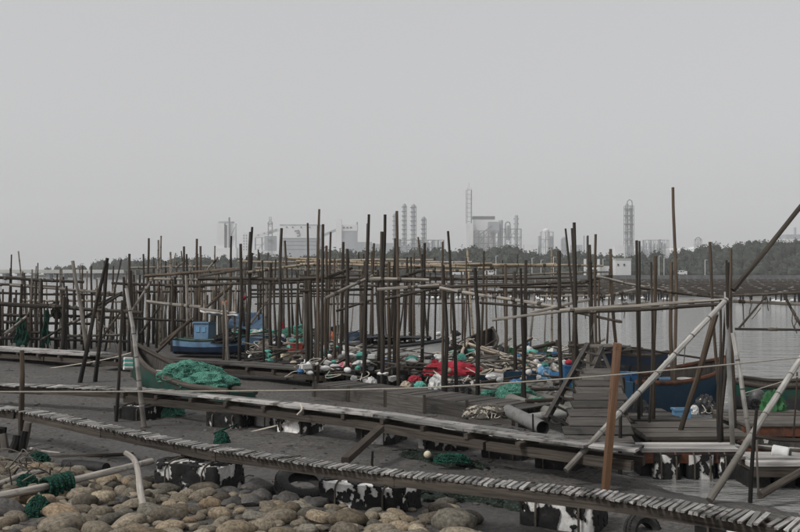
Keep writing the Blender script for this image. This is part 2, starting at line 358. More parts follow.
# ------------------------------------------------------------------ far bank, woodland, plant
BD = 450
def ridge(x, y):                                     # land behind the sea wall
    px = CX + x / BD * F
    h = lerp_tab([(-900, 0), (20, 0), (70, .8), (120, 4), (200, 4), (300, 4.5), (420, 5.5), (470, 7.0), (520, 8.0), (560, 5.5), (600, 4.6), (640, 3.2), (705, 3.2), (745, 6.5), (775, 9.5), (840, 10.5), (1000, 10), (1900, 8)], px)
    t = (y - BD - 6) / 60
    return -.8 + (2.2 + h * max(0, min(1, t))) * (1 if y > BD + 1 else 0) + .6 * noise.noise(Vector((x * .03, y * .03, 0)))
def bank_y0(x): return BD + (60 if x < -145 else 0)
mb = MB(); xs = axis([(-1200, -400, 60), (-400, 420, 8), (420, 1200, 60)]); ys = [BD - 8, BD - 2, BD + 1.5, BD + 8, BD + 30, BD + 66, BD + 120, BD + 300]
V = []
for y in ys:
    for x in xs:
        z = ridge(x, y); px = CX + x / BD * F
        if px < 118: z = min(z, -1.0)
        V.append((x, y, z))
n = len(xs); mb.add(V, [(j * n + i, j * n + i + 1, (j + 1) * n + i + 1, (j + 1) * n + i) for j in range(len(ys) - 1) for i in range(n - 1)])
struct(mb.build('far_bank', M_SOIL, None, True, (0, BD, 0)))
# sea wall along the bank
mb = MB()
for i in range(40):
    x0 = -135 + i * 12
    mb.box((x0 + 6, BD - 9, .5), (11.94, 3.0, 2.6 + rnd.uniform(-.05, .05)))
sw = tag(mb.build('sea_wall', I_SEA), 'long dark grey stone sea wall along the foot of the wooded bank', 'sea wall')
# woodland: leaf sized faces gathered in clumps
rw = random.Random(5); mb = MB(); V = []; Fc = []
def crown(cx, cy, cz, r, h, n):
    mb.lump((cx, cy, cz - h * .25), (r * 1.05, r * 1.05, h * .95), int(cx * 7) % 97, .3, 1.8, 12, 8, -2)
    for _ in range(n):
        q = Vector((rw.gauss(0, 1), rw.gauss(0, 1), rw.gauss(0, 1))).normalized() * rw.uniform(.7, 1.0)
        lump_ = 1 + .35 * noise.noise(q * 2 + Vector((cx, cy, 0)))
        p = Vector((cx + q.x * r * lump_, cy + q.y * r * lump_, cz + q.z * h * lump_))
        s = rw.uniform(.3, .7); a = Vector((rw.gauss(0, 1), rw.gauss(0, 1), rw.gauss(0, 1))).normalized(); b = a.orthogonal().normalized()
        o = len(V); V.extend([p - a * s, p + b * s * .8, p + a * s, p - b * s * .8]); Fc.append((o, o + 1, o + 2, o + 3))
for row, (dy, hh) in enumerate(((10, 3.2), (26, 4.2), (44, 5), (62, 5.4), (84, 5.6))):
    x = -132 + rw.uniform(0, 3)
    while x < 330:
        px = CX + x / BD * F
        y = BD + dy + rw.uniform(-6, 6); hs_ = hh * rw.uniform(.6, 1.25) * (.75 if px < 300 else 1)
        crown(x, y, ridge(x, y) + hs_ * .7, rw.uniform(2.4, 4.2), hs_, 120)
        x += rw.uniform(2.6, 5.0)
mb.add(V, Fc); stuff(tag(mb.build('far_woodland', M_LEAF, None, False), 'dark belt of trees along the far bank below the plant', 'woodland'))
V = []; Fc = []; mb = MB()
FD = 620
mbk = MB(); mbk.lump((P(90, 273, FD).x, FD + 30, -1), (70, 25, 3.2), 3, .2, 2.0, 40, 10, -.2)
struct(mbk.build('far_spit', M_SOIL))
for px, top in [(36, 267), (44, 265), (52, 265.5), (58, 264), (63, 264), (70, 267)] + [(76 + i * 3.1, 263.5 - min(5.5, i * .65) + rw.uniform(-1.5, 1.5)) for i in range(20)] + [(80 + i * 4.2, 268) for i in range(14)]:
    h = (273 - top) / F * FD + 2; x = P(px, 0, FD).x
    crown(x, FD + 10 + rw.uniform(0, 20), 1 + h * .5, rw.uniform(2.2, 3.6), h * .52, 60)
mb.add(V, Fc); stuff(tag(mb.build('distant_woodland', M_LEAF, None, False), 'hazy clump of trees beyond the low bridge on the left', 'woodland'))
# low bridge on the left
BRD = 470
br = thing('bridge', 'low grey concrete causeway bridge across the water far left', 'bridge', (P(30, 0, BRD).x, BRD, WZ))
xa, xb = P(-160, 0, BRD).x, P(134, 0, BRD).x
mb = MB(); mb.box(((xa + xb) / 2, BRD, 3.2), (xb - xa, 7, .9)); mb.build('deck', I_CONC, br, False)
mb = MB(); mb.box(((xa + xb) / 2, BRD - 3.4, 4.05), (xb - xa, .25, .7)); mb.build('parapet', I_CONC, br, False)
x = xa + 3
while x < xb:
    mb = MB(); mb.box((x, BRD, .95), (1.6, 5, 3.55)); mb.box((x, BRD, 2.55), (3.4, 6, .36)); mb.build('pier', I_GREY, br, False); x += 7.2
# the plant
ID = 1500; S = ID / F
def zi(py): return CH + (HY - py) * S
def xi(px): return (px - CX) * S
def ibox(parent, name, x0, x1, yt, yb, m, dep=12, dy=0, sm=False):
    mb = MB(); mb.box(((xi(x0) + xi(x1)) / 2, ID + dy, (zi(yt) + zi(yb)) / 2), (abs(xi(x1) - xi(x0)), dep, abs(zi(yt) - zi(yb)))); return mb.build(name, m, parent, sm)
def ist(label, cat, name, px): return thing(name, label, cat, (xi(px), ID, 6))
YB = 256
def icyl(parent, name, px, yt, yb, wpx, m, dy=0, dome=.4):
    r = wpx * S / 2; z0, z1 = zi(yb), zi(yt); mb = MB()
    mb.lathe((xi(px), ID + dy, 0), [(r, z0), (r, z1 - r * dome), (r * .7, z1 - r * dome * .3), (r * .12, z1)], 14); return mb.build(name, m, parent)
def frame(parent, x0, x1, yt, yb, nx, ny, t=.45, dep=14, dy=0, brace=True, name='steel_frame'):
    mb = MB(); X0, X1, Z0, Z1 = xi(x0), xi(x1), zi(yb), zi(yt)
    for yy in (ID + dy - dep / 2, ID + dy + dep / 2):
        for i in range(nx + 1):
            x = X0 + (X1 - X0) * i / nx; mb.beam((x, yy, Z0), (x, yy, Z1), t * 1.6, t * 1.6)
        for j in range(ny + 1):
            z = Z0 + (Z1 - Z0) * j / ny; mb.beam((X0, yy, z), (X1, yy, z), t, t)
        if brace:
            for i in range(nx):
                for j in range(ny):
                    if (i + j) % 2 == 0:
                        mb.beam((X0 + (X1 - X0) * i / nx, yy, Z0 + (Z1 - Z0) * j / ny), (X0 + (X1 - X0) * (i + 1) / nx, yy, Z0 + (Z1 - Z0) * (j + 1) / ny), t * .7, t * .7)
    for i in range(nx + 1):
        for j in range(ny + 1):
            mb.beam((X0 + (X1 - X0) * i / nx, ID + dy - dep / 2, Z0 + (Z1 - Z0) * j / ny), (X0 + (X1 - X0) * i / nx, ID + dy + dep / 2, Z0 + (Z1 - Z0) * j / ny), t * .7, t * .7)
    return stuff(mb.build(name, I_STEEL, parent, False))
def rings(parent, px, wpx, ys, m=I_STEEL, dy=0):
    for y in ys:
        mb = MB(); r = wpx * S / 2; mb.lathe((xi(px), ID + dy, zi(y)), [(r * .6, -.5), (r, -.5), (r, .7), (r * .6, .7)], 12); mb.build('platform', m, parent)
t = ist('white twin silo block with a thin stack, leftmost tall building of the plant', 'industrial building', 'silo_building', 226)
ibox(t, 'silo_wall', 217.5, 225, 223.5, 250, I_WHITE, 14); ibox(t, 'silo_wall', 228, 236, 223.5, 250, I_WHITE, 14); ibox(t, 'recess', 225, 228, 225, 250, I_DARK, 10, 1)
ibox(t, 'roof_house', 219, 234, 221.6, 223.5, I_GREY, 10); icyl(t, 'stack', 230.3, 217.5, 250, 1.7, I_STEEL, -9); ibox(t, 'base_block', 216.5, 237.5, 248, 275, I_WHITE, 22, -2)
mb = MB(); mb.beam(P(229.5, 239, ID - 9.5), P(235, 227, ID - 9.5), .8, .8); mb.build('duct', I_STEEL, t)
t = ist('slim white service tower with dark window dots right of the twin silos', 'tower', 'service_tower', 246)
t = ibox(t, 'tower_wall', 243, 249, 232.5, 275, I_WHITE, 9)
for j in range(6):
    for x in (244.3, 247): ibox(t, 'window', x - .4, x + .4, 235 + j * 2.8, 236.2 + j * 2.8, I_GLASS, .5, -4.7)
t = ist('lattice radio tower standing behind the sloping conveyor of the plant', 'tower', 'lattice_tower', 270)
frame(t, 268.3, 272.2, 222, 258, 1, 9, .4, 6); frame(t, 269.4, 271.2, 217, 222, 1, 2, .3, 3, name='tower_top'); rings(t, 270.2, 5.5, (224, 232, 240))
t = ist('covered conveyor sloping up to the big white plant hall', 'conveyor', 'conveyor', 262)
mb = MB(); mb.beam(P(255, 236.5, ID + 4), P(281, 229, ID + 4), 4, 4.5); mb.build('conveyor_gallery', I_WHITE, t)
ibox(t, 'transfer_house', 253, 263, 250, 275, I_WHITE, 10, 4); ibox(t, 'transfer_tower', 264.5, 276, 236, 251, I_GREY, 9, 4); ibox(t, 'transfer_base', 262, 282, 251, 275, I_WHITE, 12, 5)
frame(t, 255, 275, 237.5, 252, 3, 2, .5, 6, 4)
for x in (258, 264, 270, 276): ibox(t, 'gallery_window', x - .5, x + .5, 235.3 - (x - 255) * .29, 236.3 - (x - 255) * .29, I_GLASS, .4, 1.6)
t = ist('big white plant hall with a dark emblem and bluish grey lower walls', 'industrial building', 'plant_hall', 300)
tt = ibox(t, 'upper_wall', 280, 319.5, 225, 238, I_WHITE, 40, 20); ibox(t, 'lower_wall', 281, 319, 238, 275, I_GREY, 38, 20); ibox(t, 'parapet', 279.6, 320, 224.4, 225.2, I_GREY, 41, 20)
for x in (286, 292, 300.5, 309): ibox(tt, 'vent', x, x + 1.4, 226.6, 227.8, I_DARK, .5, -.4)
mb = MB(); mb.tube([P(294.5, 231, ID - .6), P(299, 230.4, ID - .6), P(299.3, 232.2, ID - .6), P(296.5, 232.9, ID - .6), P(300, 233.6, ID - .6), P(299.6, 235.6, ID - .6), P(297, 236, ID - .6)], .7, 6); mb.build('emblem', I_DARK, tt)
for j in range(3): ibox(t, 'wall_band', 281, 319, 241 + j * 4, 241.5 + j * 4, I_STEEL, .3, .8)
t = ist('tall white shaft with attached grey hall right of the big plant hall', 'industrial building', 'shaft_building', 346)
ibox(t, 'shaft', 336, 341.8, 219.3, 275, I_WHITE, 10); ibox(t, 'hall_top', 341.8, 357.5, 225, 231, I_WHITE, 22, 8); ibox(t, 'hall_wall', 342.2, 357, 231, 275, I_GREY, 21, 8); ibox(t, 'flue', 356.6, 357.8, 222, 231, I_STEEL, 2)
for x in (343, 346.5, 350): ibox(t, 'window', x, x + 2, 227, 228.4, I_GLASS, .4, -3.3)
mb = MB(); mb.beam(P(322, 236, ID + 3), P(337, 229.5, ID + 3), 3.5, 4); mb.build('conveyor_gallery', I_GREY, t)
t = ist('low grey plant sheds between the shaft and the distillation columns', 'industrial building', 'low_shed', 378)
for x0, x1, y in ((357, 372, 242), (372, 381, 244), (381, 396, 243), (396, 412, 246)): ibox(t, 'shed', x0, x1 - .2, y, 275, I_GREY, 20, 6)
for px, top, wp, lab in ((394.6, 213.5, 3.0, 'slender grey distillation column at the left of the column group'), (404.2, 204, 3.2, 'tall grey distillation column, left one of the tallest pair'), (413.2, 204.5, 4.0, 'tall grey distillation column, right one of the tallest pair'), (423.5, 217, 3.6, 'shorter platformed distillation column at the right of the column group')):
    t = ist(lab, 'column', 'distillation_column', px)
    icyl(t, 'column_shell', px, top, 275, wp, I_GREY); rings(t, px, wp + 2.0, [top + 3 + k * 4.5 for k in range(int((246 - top) / 4.5))])
    mb = MB(); mb.tube([P(px + wp * .75, 248, ID - 3), P(px + wp * .75, top + 2, ID - 3), P(px + .3, top - .6, ID - 1)], .55, 6); mb.build('riser_pipe', I_STEEL, t)
t = ist('tangle of pipework and steel racks at the foot of the columns', 'pipe rack', 'pipe_rack', 415)
frame(t, 396, 444, 240, 262, 9, 3, .6, 16, 4)
for k in range(16):
    x = 397 + k * 2.9; icyl(t, 'vessel', x, 238 + rnd.uniform(0, 7), 262, rnd.uniform(1.0, 2.4), I_GREY, rnd.uniform(-3, 6))
t = ist('tallest plant chimney, twin flues in a lattice frame on a white base', 'chimney', 'chimney', 469)
for x in (467.3, 470.6): icyl(t, 'flue', x, 187.5, 228, 1.25, I_WHITE, 0, .1)
frame(t, 466.3, 471.6, 190, 226, 1, 8, .35, 7); ibox(t, 'chimney_base', 465.8, 473, 223.5, 275, I_WHITE, 12)
mb = MB(); mb.beam(P(469, 190, ID), P(469, 182.5, ID), .4, .4); mb.build('lightning_rod', I_STEEL, t)
t = ist('boiler house with dark roof band and open steel frames beside the tallest chimney', 'industrial building', 'boiler_house', 497)
ibox(t, 'boiler_wall', 473.2, 494, 218.5, 275, I_WHITE, 18, 14); ibox(t, 'roof_band', 473, 495.2, 216, 219, I_DARK, 19, 14)
frame(t, 474, 498, 231, 262, 5, 5, .6, 10, -4); frame(t, 495, 521, 229, 262, 5, 4, .6, 14, 2); icyl(t, 'vessel', 501, 219.5, 262, 4.5, I_GREY, 4); icyl(t, 'vessel', 508, 225, 240, 3.2, I_GREY, 2)
icyl(t, 'tall_vessel', 516.2, 215, 262, 3.6, I_GREY, -2); rings(t, 516.2, 5.4, (219, 224, 229, 234, 239)); ibox(t, 'platform_house', 488, 499, 222, 233, I_GREY, 9, -2)
mb = MB(); mb.tube([P(505.3, 234, ID - 8), P(505.3, 225, ID - 8), P(506, 222.6, ID - 8), P(507.8, 221.8, ID - 8), P(509.6, 222.6, ID - 8), P(510.2, 225, ID - 8), P(510.2, 234, ID - 8)], .9, 8); mb.build('duct_loop', I_STEEL, t)
mb = MB(); mb.beam(P(475, 238, ID - 10), P(492, 226, ID - 10), 1.6, 1.6); mb.build('sloping_duct', I_STEEL, t)
t = ist('small cluster of grey vessels and frames right of the boiler house', 'process unit', 'process_unit', 546)
icyl(t, 'vessel', 546, 228.5, 262, 6.5, I_WHITE); icyl(t, 'vessel', 539.5, 235.5, 262, 3, I_GREY); icyl(t, 'vessel', 551.5, 236, 262, 3.2, I_GREY); frame(t, 541, 553, 232, 262, 3, 4, .4, 10); ibox(t, 'shed', 524, 537, 245, 275, I_WHITE, 12)
t = ist('short grey plant tower between two clusters behind the trees', 'tower', 'plant_tower', 564)
icyl(t, 'tower_shell', 564.3, 236.5, 270, 4.6, I_GREY); frame(t, 561.5, 567, 239, 262, 1, 4, .4, 8); ibox(t, 'shed', 571, 582, 245, 275, I_GREY, 10); icyl(t, 'thin_flue', 584, 235.5, 270, .9, I_STEEL); icyl(t, 'thin_flue', 586.6, 236.5, 270, .9, I_STEEL)
t = ist('tall splitter column with looped pipe top on the right of the plant', 'column', 'splitter_column', 629)
icyl(t, 'column_shell', 627, 203.5, 275, 3.0, I_GREY); icyl(t, 'column_shell', 631.2, 205, 275, 2.4, I_GREY); frame(t, 624.6, 633.2, 206, 262, 2, 12, .4, 9)
mb = MB(); mb.tube([P(627, 204, ID - 2), P(627.5, 201, ID - 2), P(629.5, 199.6, ID - 2), P(631.8, 201, ID - 2), P(632.4, 206, ID - 2), P(632.4, 246, ID - 2)], .8, 8); mb.build('overhead_pipe', I_STEEL, t)
rings(t, 628.6, 9.5, (209, 216, 224, 232, 240)); ibox(t, 'base_platform', 615, 634, 245.5, 275, I_WHITE, 10, 6)
t = ist('low process unit of pipes and vessels right of the splitter column', 'process unit', 'process_unit', 655)
for k in range(11): icyl(t, 'vessel', 638 + k * 2.7, 240 + rnd.uniform(-2, 6), 262, rnd.uniform(1.2, 2.8), I_GREY, rnd.uniform(-3, 3))
frame(t, 645, 668, 240, 262, 5, 3, .4, 9)
for px, top, wp, lab in ((647, 248, 26, 'low white storage tank left of the white tank row'), (683, 247.5, 30, 'wide white storage tank in the middle of the tank row'), (716, 245, 44, 'widest white storage tank at the right of the tank row')):
    t = ist(lab, 'storage tank', 'storage_tank', px); r = wp * S / 2; z1 = zi(top); mb = MB()
    mb.lathe((xi(px), ID + 40, 0), [(r, 6), (r, z1 - r * .16), (r * .8, z1 - r * .07), (r * .45, z1 - r * .015), (.2, z1)], 32); mb.build('tank_shell', I_WHITE, t)
    for j in range(9):
        a = -.75 * math.pi + j * .5 * math.pi / 8
        mb = MB(); mb.beam((xi(px) + r * math.cos(a), ID + 40 + r * math.sin(a), z1 - r * .16), (xi(px) + r * math.cos(a), ID + 40 + r * math.sin(a), z1 - r * .16 + 1.6), .3, .3); mb.build('rail_post', I_STEEL, t, False)
t = ist('small arched steel tower standing between the white tanks', 'tower', 'arched_tower', 698)
frame(t, 695.2, 701, 239, 262, 2, 4, .4, 7); mb = MB(); mb.tube([P(695.4, 241, ID - 4), P(696, 238.3, ID - 4), P(698, 237.2, ID - 4), P(700.2, 238.3, ID - 4), P(700.8, 241, ID - 4)], .7, 8); mb.build('arch', I_STEEL, t)
t = ist('pale stepped tank house above the trees at the far right', 'industrial building', 'tank_house', 795)
ibox(t, 'lower_wall', 783, 830, 239, 275, I_WHITE, 30, 10); ibox(t, 'upper_wall', 785, 830, 234.5, 238.8, I_GREY, 24, 10); icyl(t, 'roof_tower', 797, 227, 236, 2.6, I_GREY, 8)
# pump house, small buildings, lamps and vans on the bank
def bbox(parent, name, x0, x1, yt, yb, m, D, dep=4, dy=0):
    a = P(x0, yt, D); b = P(x1, yb, D); mb = MB(); mb.box(((a.x + b.x) / 2, D + dy, (a.z + b.z) / 2), (abs(b.x - a.x), dep, abs(a.z - b.z))); return mb.build(name, m, parent, False)
HD = BD - 4
h0_ = h = thing('pump_house', 'white cubic pump house with two small windows on the far bank', 'building', (P(621.5, 0, HD).x, HD, .5))
h = bbox(h, 'wall', 614, 629.5, 259.4, 277, I_WHITE, HD, 6); bbox(h, 'roof', 613.6, 629.9, 258.6, 259.4, I_CONC, HD, 6.6)
for x in (616.5, 622.5): bbox(h, 'window', x - .6, x + .9, 263.8, 265.8, I_GLASS, HD, .3, -3.1)
h = thing('sluice_frame', 'white sluice gate frame left of the pump house on the far bank', 'sluice gate', (P(595, 0, HD).x, HD, .5))
for x in (584, 597.5): bbox(h, 'frame_post', x, x + 2, 259, 277, I_WHITE, HD, 1.2)
bbox(h, 'frame_beam', 586, 597.5, 267.5, 269.5, I_WHITE, HD, 1); bbox(h, 'walkway', 586, 611, 271.5, 273, I_WHITE, HD, 1.6, 1.5); bbox(h, 'control_house', 599.5, 610, 266, 277, I_WHITE, HD, 3, 3)
for i, px in enumerate((496, 532, 541, 553.5, 603, 659, 664, 705)):
    top = P(px, 256 + (i * 37 % 5), HD); l = thing('street_lamp', 'thin white lamp post on the far bank road, %s from the left' % ('first', 'second', 'third', 'fourth', 'fifth', 'sixth', 'seventh', 'eighth')[i], 'street lamp', (top.x, HD, 1), 'lamp posts along the far bank road')
    mb = MB(); mb.tube([(top.x, HD, .8), (top.x, HD, top.z)], .13, 6); mb.build('post', I_WHITE, l); mb = MB(); mb.box((top.x + .5, HD, top.z), (1.2, .25, .15)); mb.build('lamp_arm', I_WHITE, l)
for px, lab in ((458, 'white van parked on the far bank road, left one'), (490, 'white van parked on the far bank road, right one'), (681, 'white van parked on the bank right of the pump house')):
    c = P(px, 276.4, HD - 2); v = thing('parked_van', lab, 'van', (c.x, HD - 2, 1.7))
    mb = MB(); mb.box((c.x, HD - 2, 2.9), (5.2, 2, 1.6), jit=.08); mb.box((c.x - .3, HD - 2, 3.5), (3.6, 1.8, .9), jit=.08); mb.build('body', I_WHITE, v, False)
    for dx in (-1.5, 0, 1.2):
        mb = MB(); mb.box((c.x + dx - .2, HD - 3.0, 3.5), (.9, .12, .55)); mb.build('window', I_GLASS, v, False)
    for dx in (-1.6, 1.6):
        mb = MB(); mb.tube([(c.x + dx, HD - 3.1, 2.1), (c.x + dx, HD - 2.8, 2.1)], .38, 12); mb.build('wheel', M_RUB, v)
# oyster rafts moored off the bank
rr = random.Random(3)
k = 0
for row, Dr in enumerate((390, 335, 290, 260, 232, 208, 188, 170, 155, 142, 131, 122)):
    px = (470, 500, 450, 520, 420, 470, 505, 540, 560, 590, 440, 520)[row] + rr.uniform(-15, 15); c = 0
    while px < 860:
        wid = rr.uniform(60, 105); x0, x1 = P(px, 0, Dr).x, P(px + wid, 0, Dr).x; dep = 5 + .02 * Dr
        col = ('near', 'second', 'third', 'fourth', 'fifth', 'sixth', 'seventh', 'eighth', 'ninth', 'tenth', 'eleventh', 'farthest')[11 - row]; c += 1
        ro = thing('oyster_raft', 'low dark oyster raft, %s from the left in the %s row off the far bank' % (('first', 'second', 'third', 'fourth', 'fifth', 'sixth', 'seventh')[c - 1], col), 'oyster raft', ((x0 + x1) / 2, Dr, WZ), 'oyster rafts in the %s row' % col)
        mb = MB()
        for i in range(int((x1 - x0) / 1.1)): mb.beam((x0 + i * 1.1, Dr - dep / 2, .12 + rr.uniform(-.04, .04)), (x0 + i * 1.1, Dr + dep / 2, .12), .26, .2)
        for j in range(5): mb.beam((x0, Dr - dep / 2 + dep * j / 4, .28), (x1, Dr - dep / 2 + dep * j / 4, .28), .2, .16)
        stuff(mb.build('bamboo_grid', M_BEAM, ro, False))
        mb = MB()
        for i in range(int((x1 - x0) / 2.6)):
            mb.lump((x0 + .5 + i * 2.6 + rr.uniform(-.2, .2), Dr - dep / 2 + rr.uniform(0, .5), .22 + rr.uniform(0, .12)), (.42, .25, .17), i, .1, 1, 8, 5)
        stuff(mb.build('float_row', (M_GREYW if row in (4, 6, 9) else M_PVC), ro))
        px += wid + rr.uniform(3, 9)
for n_, (x0, x1, Dr) in enumerate(((422, 560, 108), (540, 600, 100), (588, 668, 104), (738, 812, 92))):
    lab = ('long row of short black oyster stakes in the water, leftmost', 'row of short black oyster stakes left of the tall brown pole', 'row of short black oyster stakes below the pump house', 'row of black oyster stakes at the right edge of the water')[n_]
    ro = thing('stake_row', lab, 'oyster stakes', (P((x0 + x1) / 2, 0, Dr).x, Dr, WZ), 'rows of black oyster stakes'); mb = MB(); m2 = MB(); xw = P(x0, 0, Dr).x
    while xw < P(x1, 0, Dr).x:
        yy = Dr + rr.uniform(-3.5, 3.5); hh = rr.uniform(.35, .9); mb.tube([(xw, yy, -1), (xw + rr.uniform(-.1, .1), yy, hh)], .085, 5)
        if rr.random() < .5: m2.lump((xw, yy + .3, .02), (.42, .4, .2), int(xw * 9) % 31, .2, 2, 7, 4)
        xw += rr.uniform(.12, .5)
    stuff(mb.build('stake', M_NETB, ro)); stuff(m2.build('foam_float', M_WHITE, ro))
# ------------------------------------------------------------------ stony bank in the near left corner
TOPB = [(-300, 455), (-60, 462), (0, 468), (60, 473), (130, 487), (160, 493), (240, 496), (320, 506), (400, 513), (440, 510), (468, 519), (480, 545), (520, 600)]
rs = random.Random(21)
stone_meshes = []
for i in range(9):
    mb = MB(); mb.lump((0, 0, 0), (1, .60 + .09 * (i % 3), .42 + .06 * (i % 4)), i + 3, .15, 1.2, 20, 12, -2)
    o = mb.build('stone', M_STONE, None, True, (0, 0, 0)); stone_meshes.append(o.data); bpy.data.objects.remove(o)
for i in range(4):
    mb = MB(); mb.lump((0, 0, 0), (1, .75, .62), i + 40, .28, 1.5, 16, 9, -2)
    o = mb.build('stone', M_ROCK, None, True, (0, 0, 0)); stone_meshes.append(o.data); bpy.data.objects.remove(o)
mb = MB(); xs = axis([(-9, 1.4, .2)]); ys = axis([(8.4, 14.4, .2)]); V = []
def inbank(x, y):
    px = CX + x / y * F; py = HY + CH * F / y; return py - lerp_tab(TOPB, px)
for y in ys:
    for x in xs: V.append((x, y, gz(x, y) + max(-.12, min(.10, inbank(x, y) * .006))))
n = len(xs); mb.add(V, [(j * n + i, j * n + i + 1, (j + 1) * n + i + 1, (j + 1) * n + i) for j in range(len(ys) - 1) for i in range(n - 1)])
sb = struct(mb.build('stone_bank', M_MUD, None, True, (0, 0, 0))); sb['_o'] = (0, 0, 0)
placed = []
for tries in range(9000):
    y = rs.uniform(8.9, 14.2); x = rs.uniform(-7.2, 1.2); e = inbank(x, y)
    if e < 0: continue
    px = CX + x / y * F
    if px < -25: continue
    if any((x - a) ** 2 + ((y - b) * 1.0) ** 2 < c * c for a, b, c in ((-1.25, 11.75, .5), (-2.55, 12.1, .52), (-2.2, 12.1, .5), (-.45, 11.1, .5), (-.05, 11.05, .5))): continue
    L_ = rs.choice((.07, .09, .11, .13, .14, .15, .17, .19, .23)) * rs.uniform(.85, 1.1) * (1.08 if y < 10.6 else .95)
    if any((x - a) ** 2 + (y - b) ** 2 < (.70 * (L_ + c)) ** 2 for a, b, c in placed): continue
    placed.append((x, y, L_))
placed.sort(key=lambda q: -(q[2] / q[1]))
mbg = MB()
for i, (x, y, L_) in enumerate(placed):
    px = CX + x / y * F; e = inbank(x, y); z = gz(x, y) + max(0, min(.10, e * .006)) + L_ * .22
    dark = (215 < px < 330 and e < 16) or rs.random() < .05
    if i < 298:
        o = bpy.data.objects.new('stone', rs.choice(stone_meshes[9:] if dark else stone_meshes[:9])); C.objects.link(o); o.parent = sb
        o.location = (x, y, z); o.rotation_euler = (rs.uniform(-.3, .3), rs.uniform(-.3, .3), rs.uniform(-.7, .7) + (math.pi if rs.random() < .5 else 0)); o.scale = (L_, L_ * rs.uniform(.85, 1.1), L_ * rs.uniform(.85, 1.1))
    else: mbg.lump((x, y, z), (L_, L_ * .75, L_ * .6), i, .15, 1.2, 10, 6, -2)
for k in range(420):
    y = rs.uniform(8.9, 14.4); x = rs.uniform(-7.2, 1.6)
    if inbank(x, y) < -7: continue
    r = rs.uniform(.025, .07); mbg.lump((x, y, gz(x, y) + max(0, min(.1, inbank(x, y) * .006)) + r * .3), (r * 1.3, r, r * .7), k, .2, 1.3, 8, 5, -2)
o = mbg.build('small_stone', M_STONE, sb); stuff(o)
# litter of twigs, shell and rope ends lying on the mud
mb = MB(); ml = MB()
for k in range(1100):
    px = rs.uniform(-20, 640); py = 362 + 150 * rs.random() ** .8
    q = G(px, py)
    if q.y < 9 or lerp_tab(SH, q.x) - q.y < 1.2 or inbank(q.x, q.y) > 0: continue
    if rs.random() < .14:
        a = rs.uniform(-1.5, 1.5); l = rs.uniform(.05, .28) * (2 if rs.random() < .08 else 1); z = gz(q.x, q.y) + .012
        b = (q.x + math.cos(a) * l, q.y + math.sin(a) * l); mb.tube(wobble((q.x, q.y, z), (b[0], b[1], gz(*b) + .012), 4, .03), rs.uniform(.004, .009), 5)
    else: r = rs.uniform(.008, .03); ml.lump((q.x, q.y, gz(q.x, q.y)), (r * 1.6, r, r * .8), k, .4, 2.2, 8, 5)
stuff(tag(mb.build('twig_litter', M_BEAM, None, True, (0, 14, 0)), 'thin dark twigs and rope ends strewn over the mud', 'litter'))
stuff(tag(ml.build('mud_clods', M_ROCK, None, True, (0, 14, 0)), 'small dark clods and shells strewn over the mud', 'litter'))

# ------------------------------------------------------------------ walkways
def resample(pts, step):
    pts = [Vector(p) for p in pts]; out = [pts[0].copy()]; acc = 0
    for a, b in zip(pts, pts[1:]):
        l = (b - a).length; d_ = step - acc
        while d_ <= l: out.append(a.lerp(b, d_ / l)); d_ += step
        acc = l - (d_ - step)
    return out
def smoothpts(pts, it=3):
    for _ in range(it):
        q = [pts[0]]
        for a, b in zip(pts, pts[1:]): q += [a.lerp(b, .25), a.lerp(b, .75)]
        pts = q + [pts[-1]]
    return pts
plank_meshes = {}
def plank_mesh(key, m, size, nvar=5):
    if key not in plank_meshes:
        L_ = []
        for i in range(nvar):
            mb = MB(); mb.box((0, 0, 0), (size[0] * rnd.uniform(.96, 1.05), size[1] * rnd.uniform(.94, 1.04), size[2]), None, 0, .006)
            o = mb.build('plank', m, None, False, (0, 0, 0)); L_.append(o.data); bpy.data.objects.remove(o)
        plank_meshes[key] = L_
    return rnd.choice(plank_meshes[key])
def walkway(label, pts, width, key, m, step=.125, pw=.105, beams=2, beam_h=.11, skip=.02, wf=None):
    pts = smoothpts([Vector(p) for p in pts]); mid = pts[len(pts) // 2]
    t = thing('walkway', label, 'walkway', (mid.x, mid.y, 0)); ro = Vector((mid.x, mid.y, 0))
    rp = resample(pts, step)
    for i, p in enumerate(rp[1:-1], 1):
        if rnd.random() < skip: continue
        d_ = (rp[i + 1] - rp[i - 1]).normalized(); pr = Vector((-d_.y, d_.x, 0)).normalized()
        if pr.y < 0: pr = -pr
        o = bpy.data.objects.new('plank', plank_mesh(key, m, (width, pw, .02))); C.objects.link(o); o.parent = t
        k_ = wf(CX + p.x / p.y * F) if wf else 1; o.scale.x = k_
        yaw = math.atan2(pr.y, pr.x) + rnd.gauss(0, .05)
        o.location = p - pr * width * k_ * .5 + pr * rnd.gauss(0, .009) - ro + Vector((0, 0, .016 + rnd.uniform(-.004, .006)))
        o.rotation_euler = (math.asin(max(-1, min(1, -d_.z))) * -1 * (1 if (Vector((0, 0, 1)).cross(pr)).dot(d_) < 0 else -1) + rnd.gauss(0, .02), rnd.gauss(0, .012), yaw)
    seg = resample(pts, 2.6) + [pts[-1]]
    for s in range(beams):
        for a, b in zip(seg, seg[1:]):
            if (b - a).length < .3: continue
            k_ = min(wf(CX + a.x / a.y * F), wf(CX + b.x / b.y * F)) if wf else 1; off = width * k_ * (.18 + .58 * s / max(1, beams - 1))
            d_ = (b - a).normalized(); pr = Vector((-d_.y, d_.x, 0)).normalized()
            if pr.y < 0: pr = -pr
            mb = MB(); mb.beam(a - pr * off - d_ * .1 + Vector((0, 0, -beam_h / 2 - .002)), b - pr * off + d_ * .06 + Vector((0, 0, -beam_h / 2 - .006 - rnd.uniform(0, .012))), .07, beam_h, 0, .006)
            mb.build('stringer', M_BEAM, t, False)
    return t, rp
ZW = .6
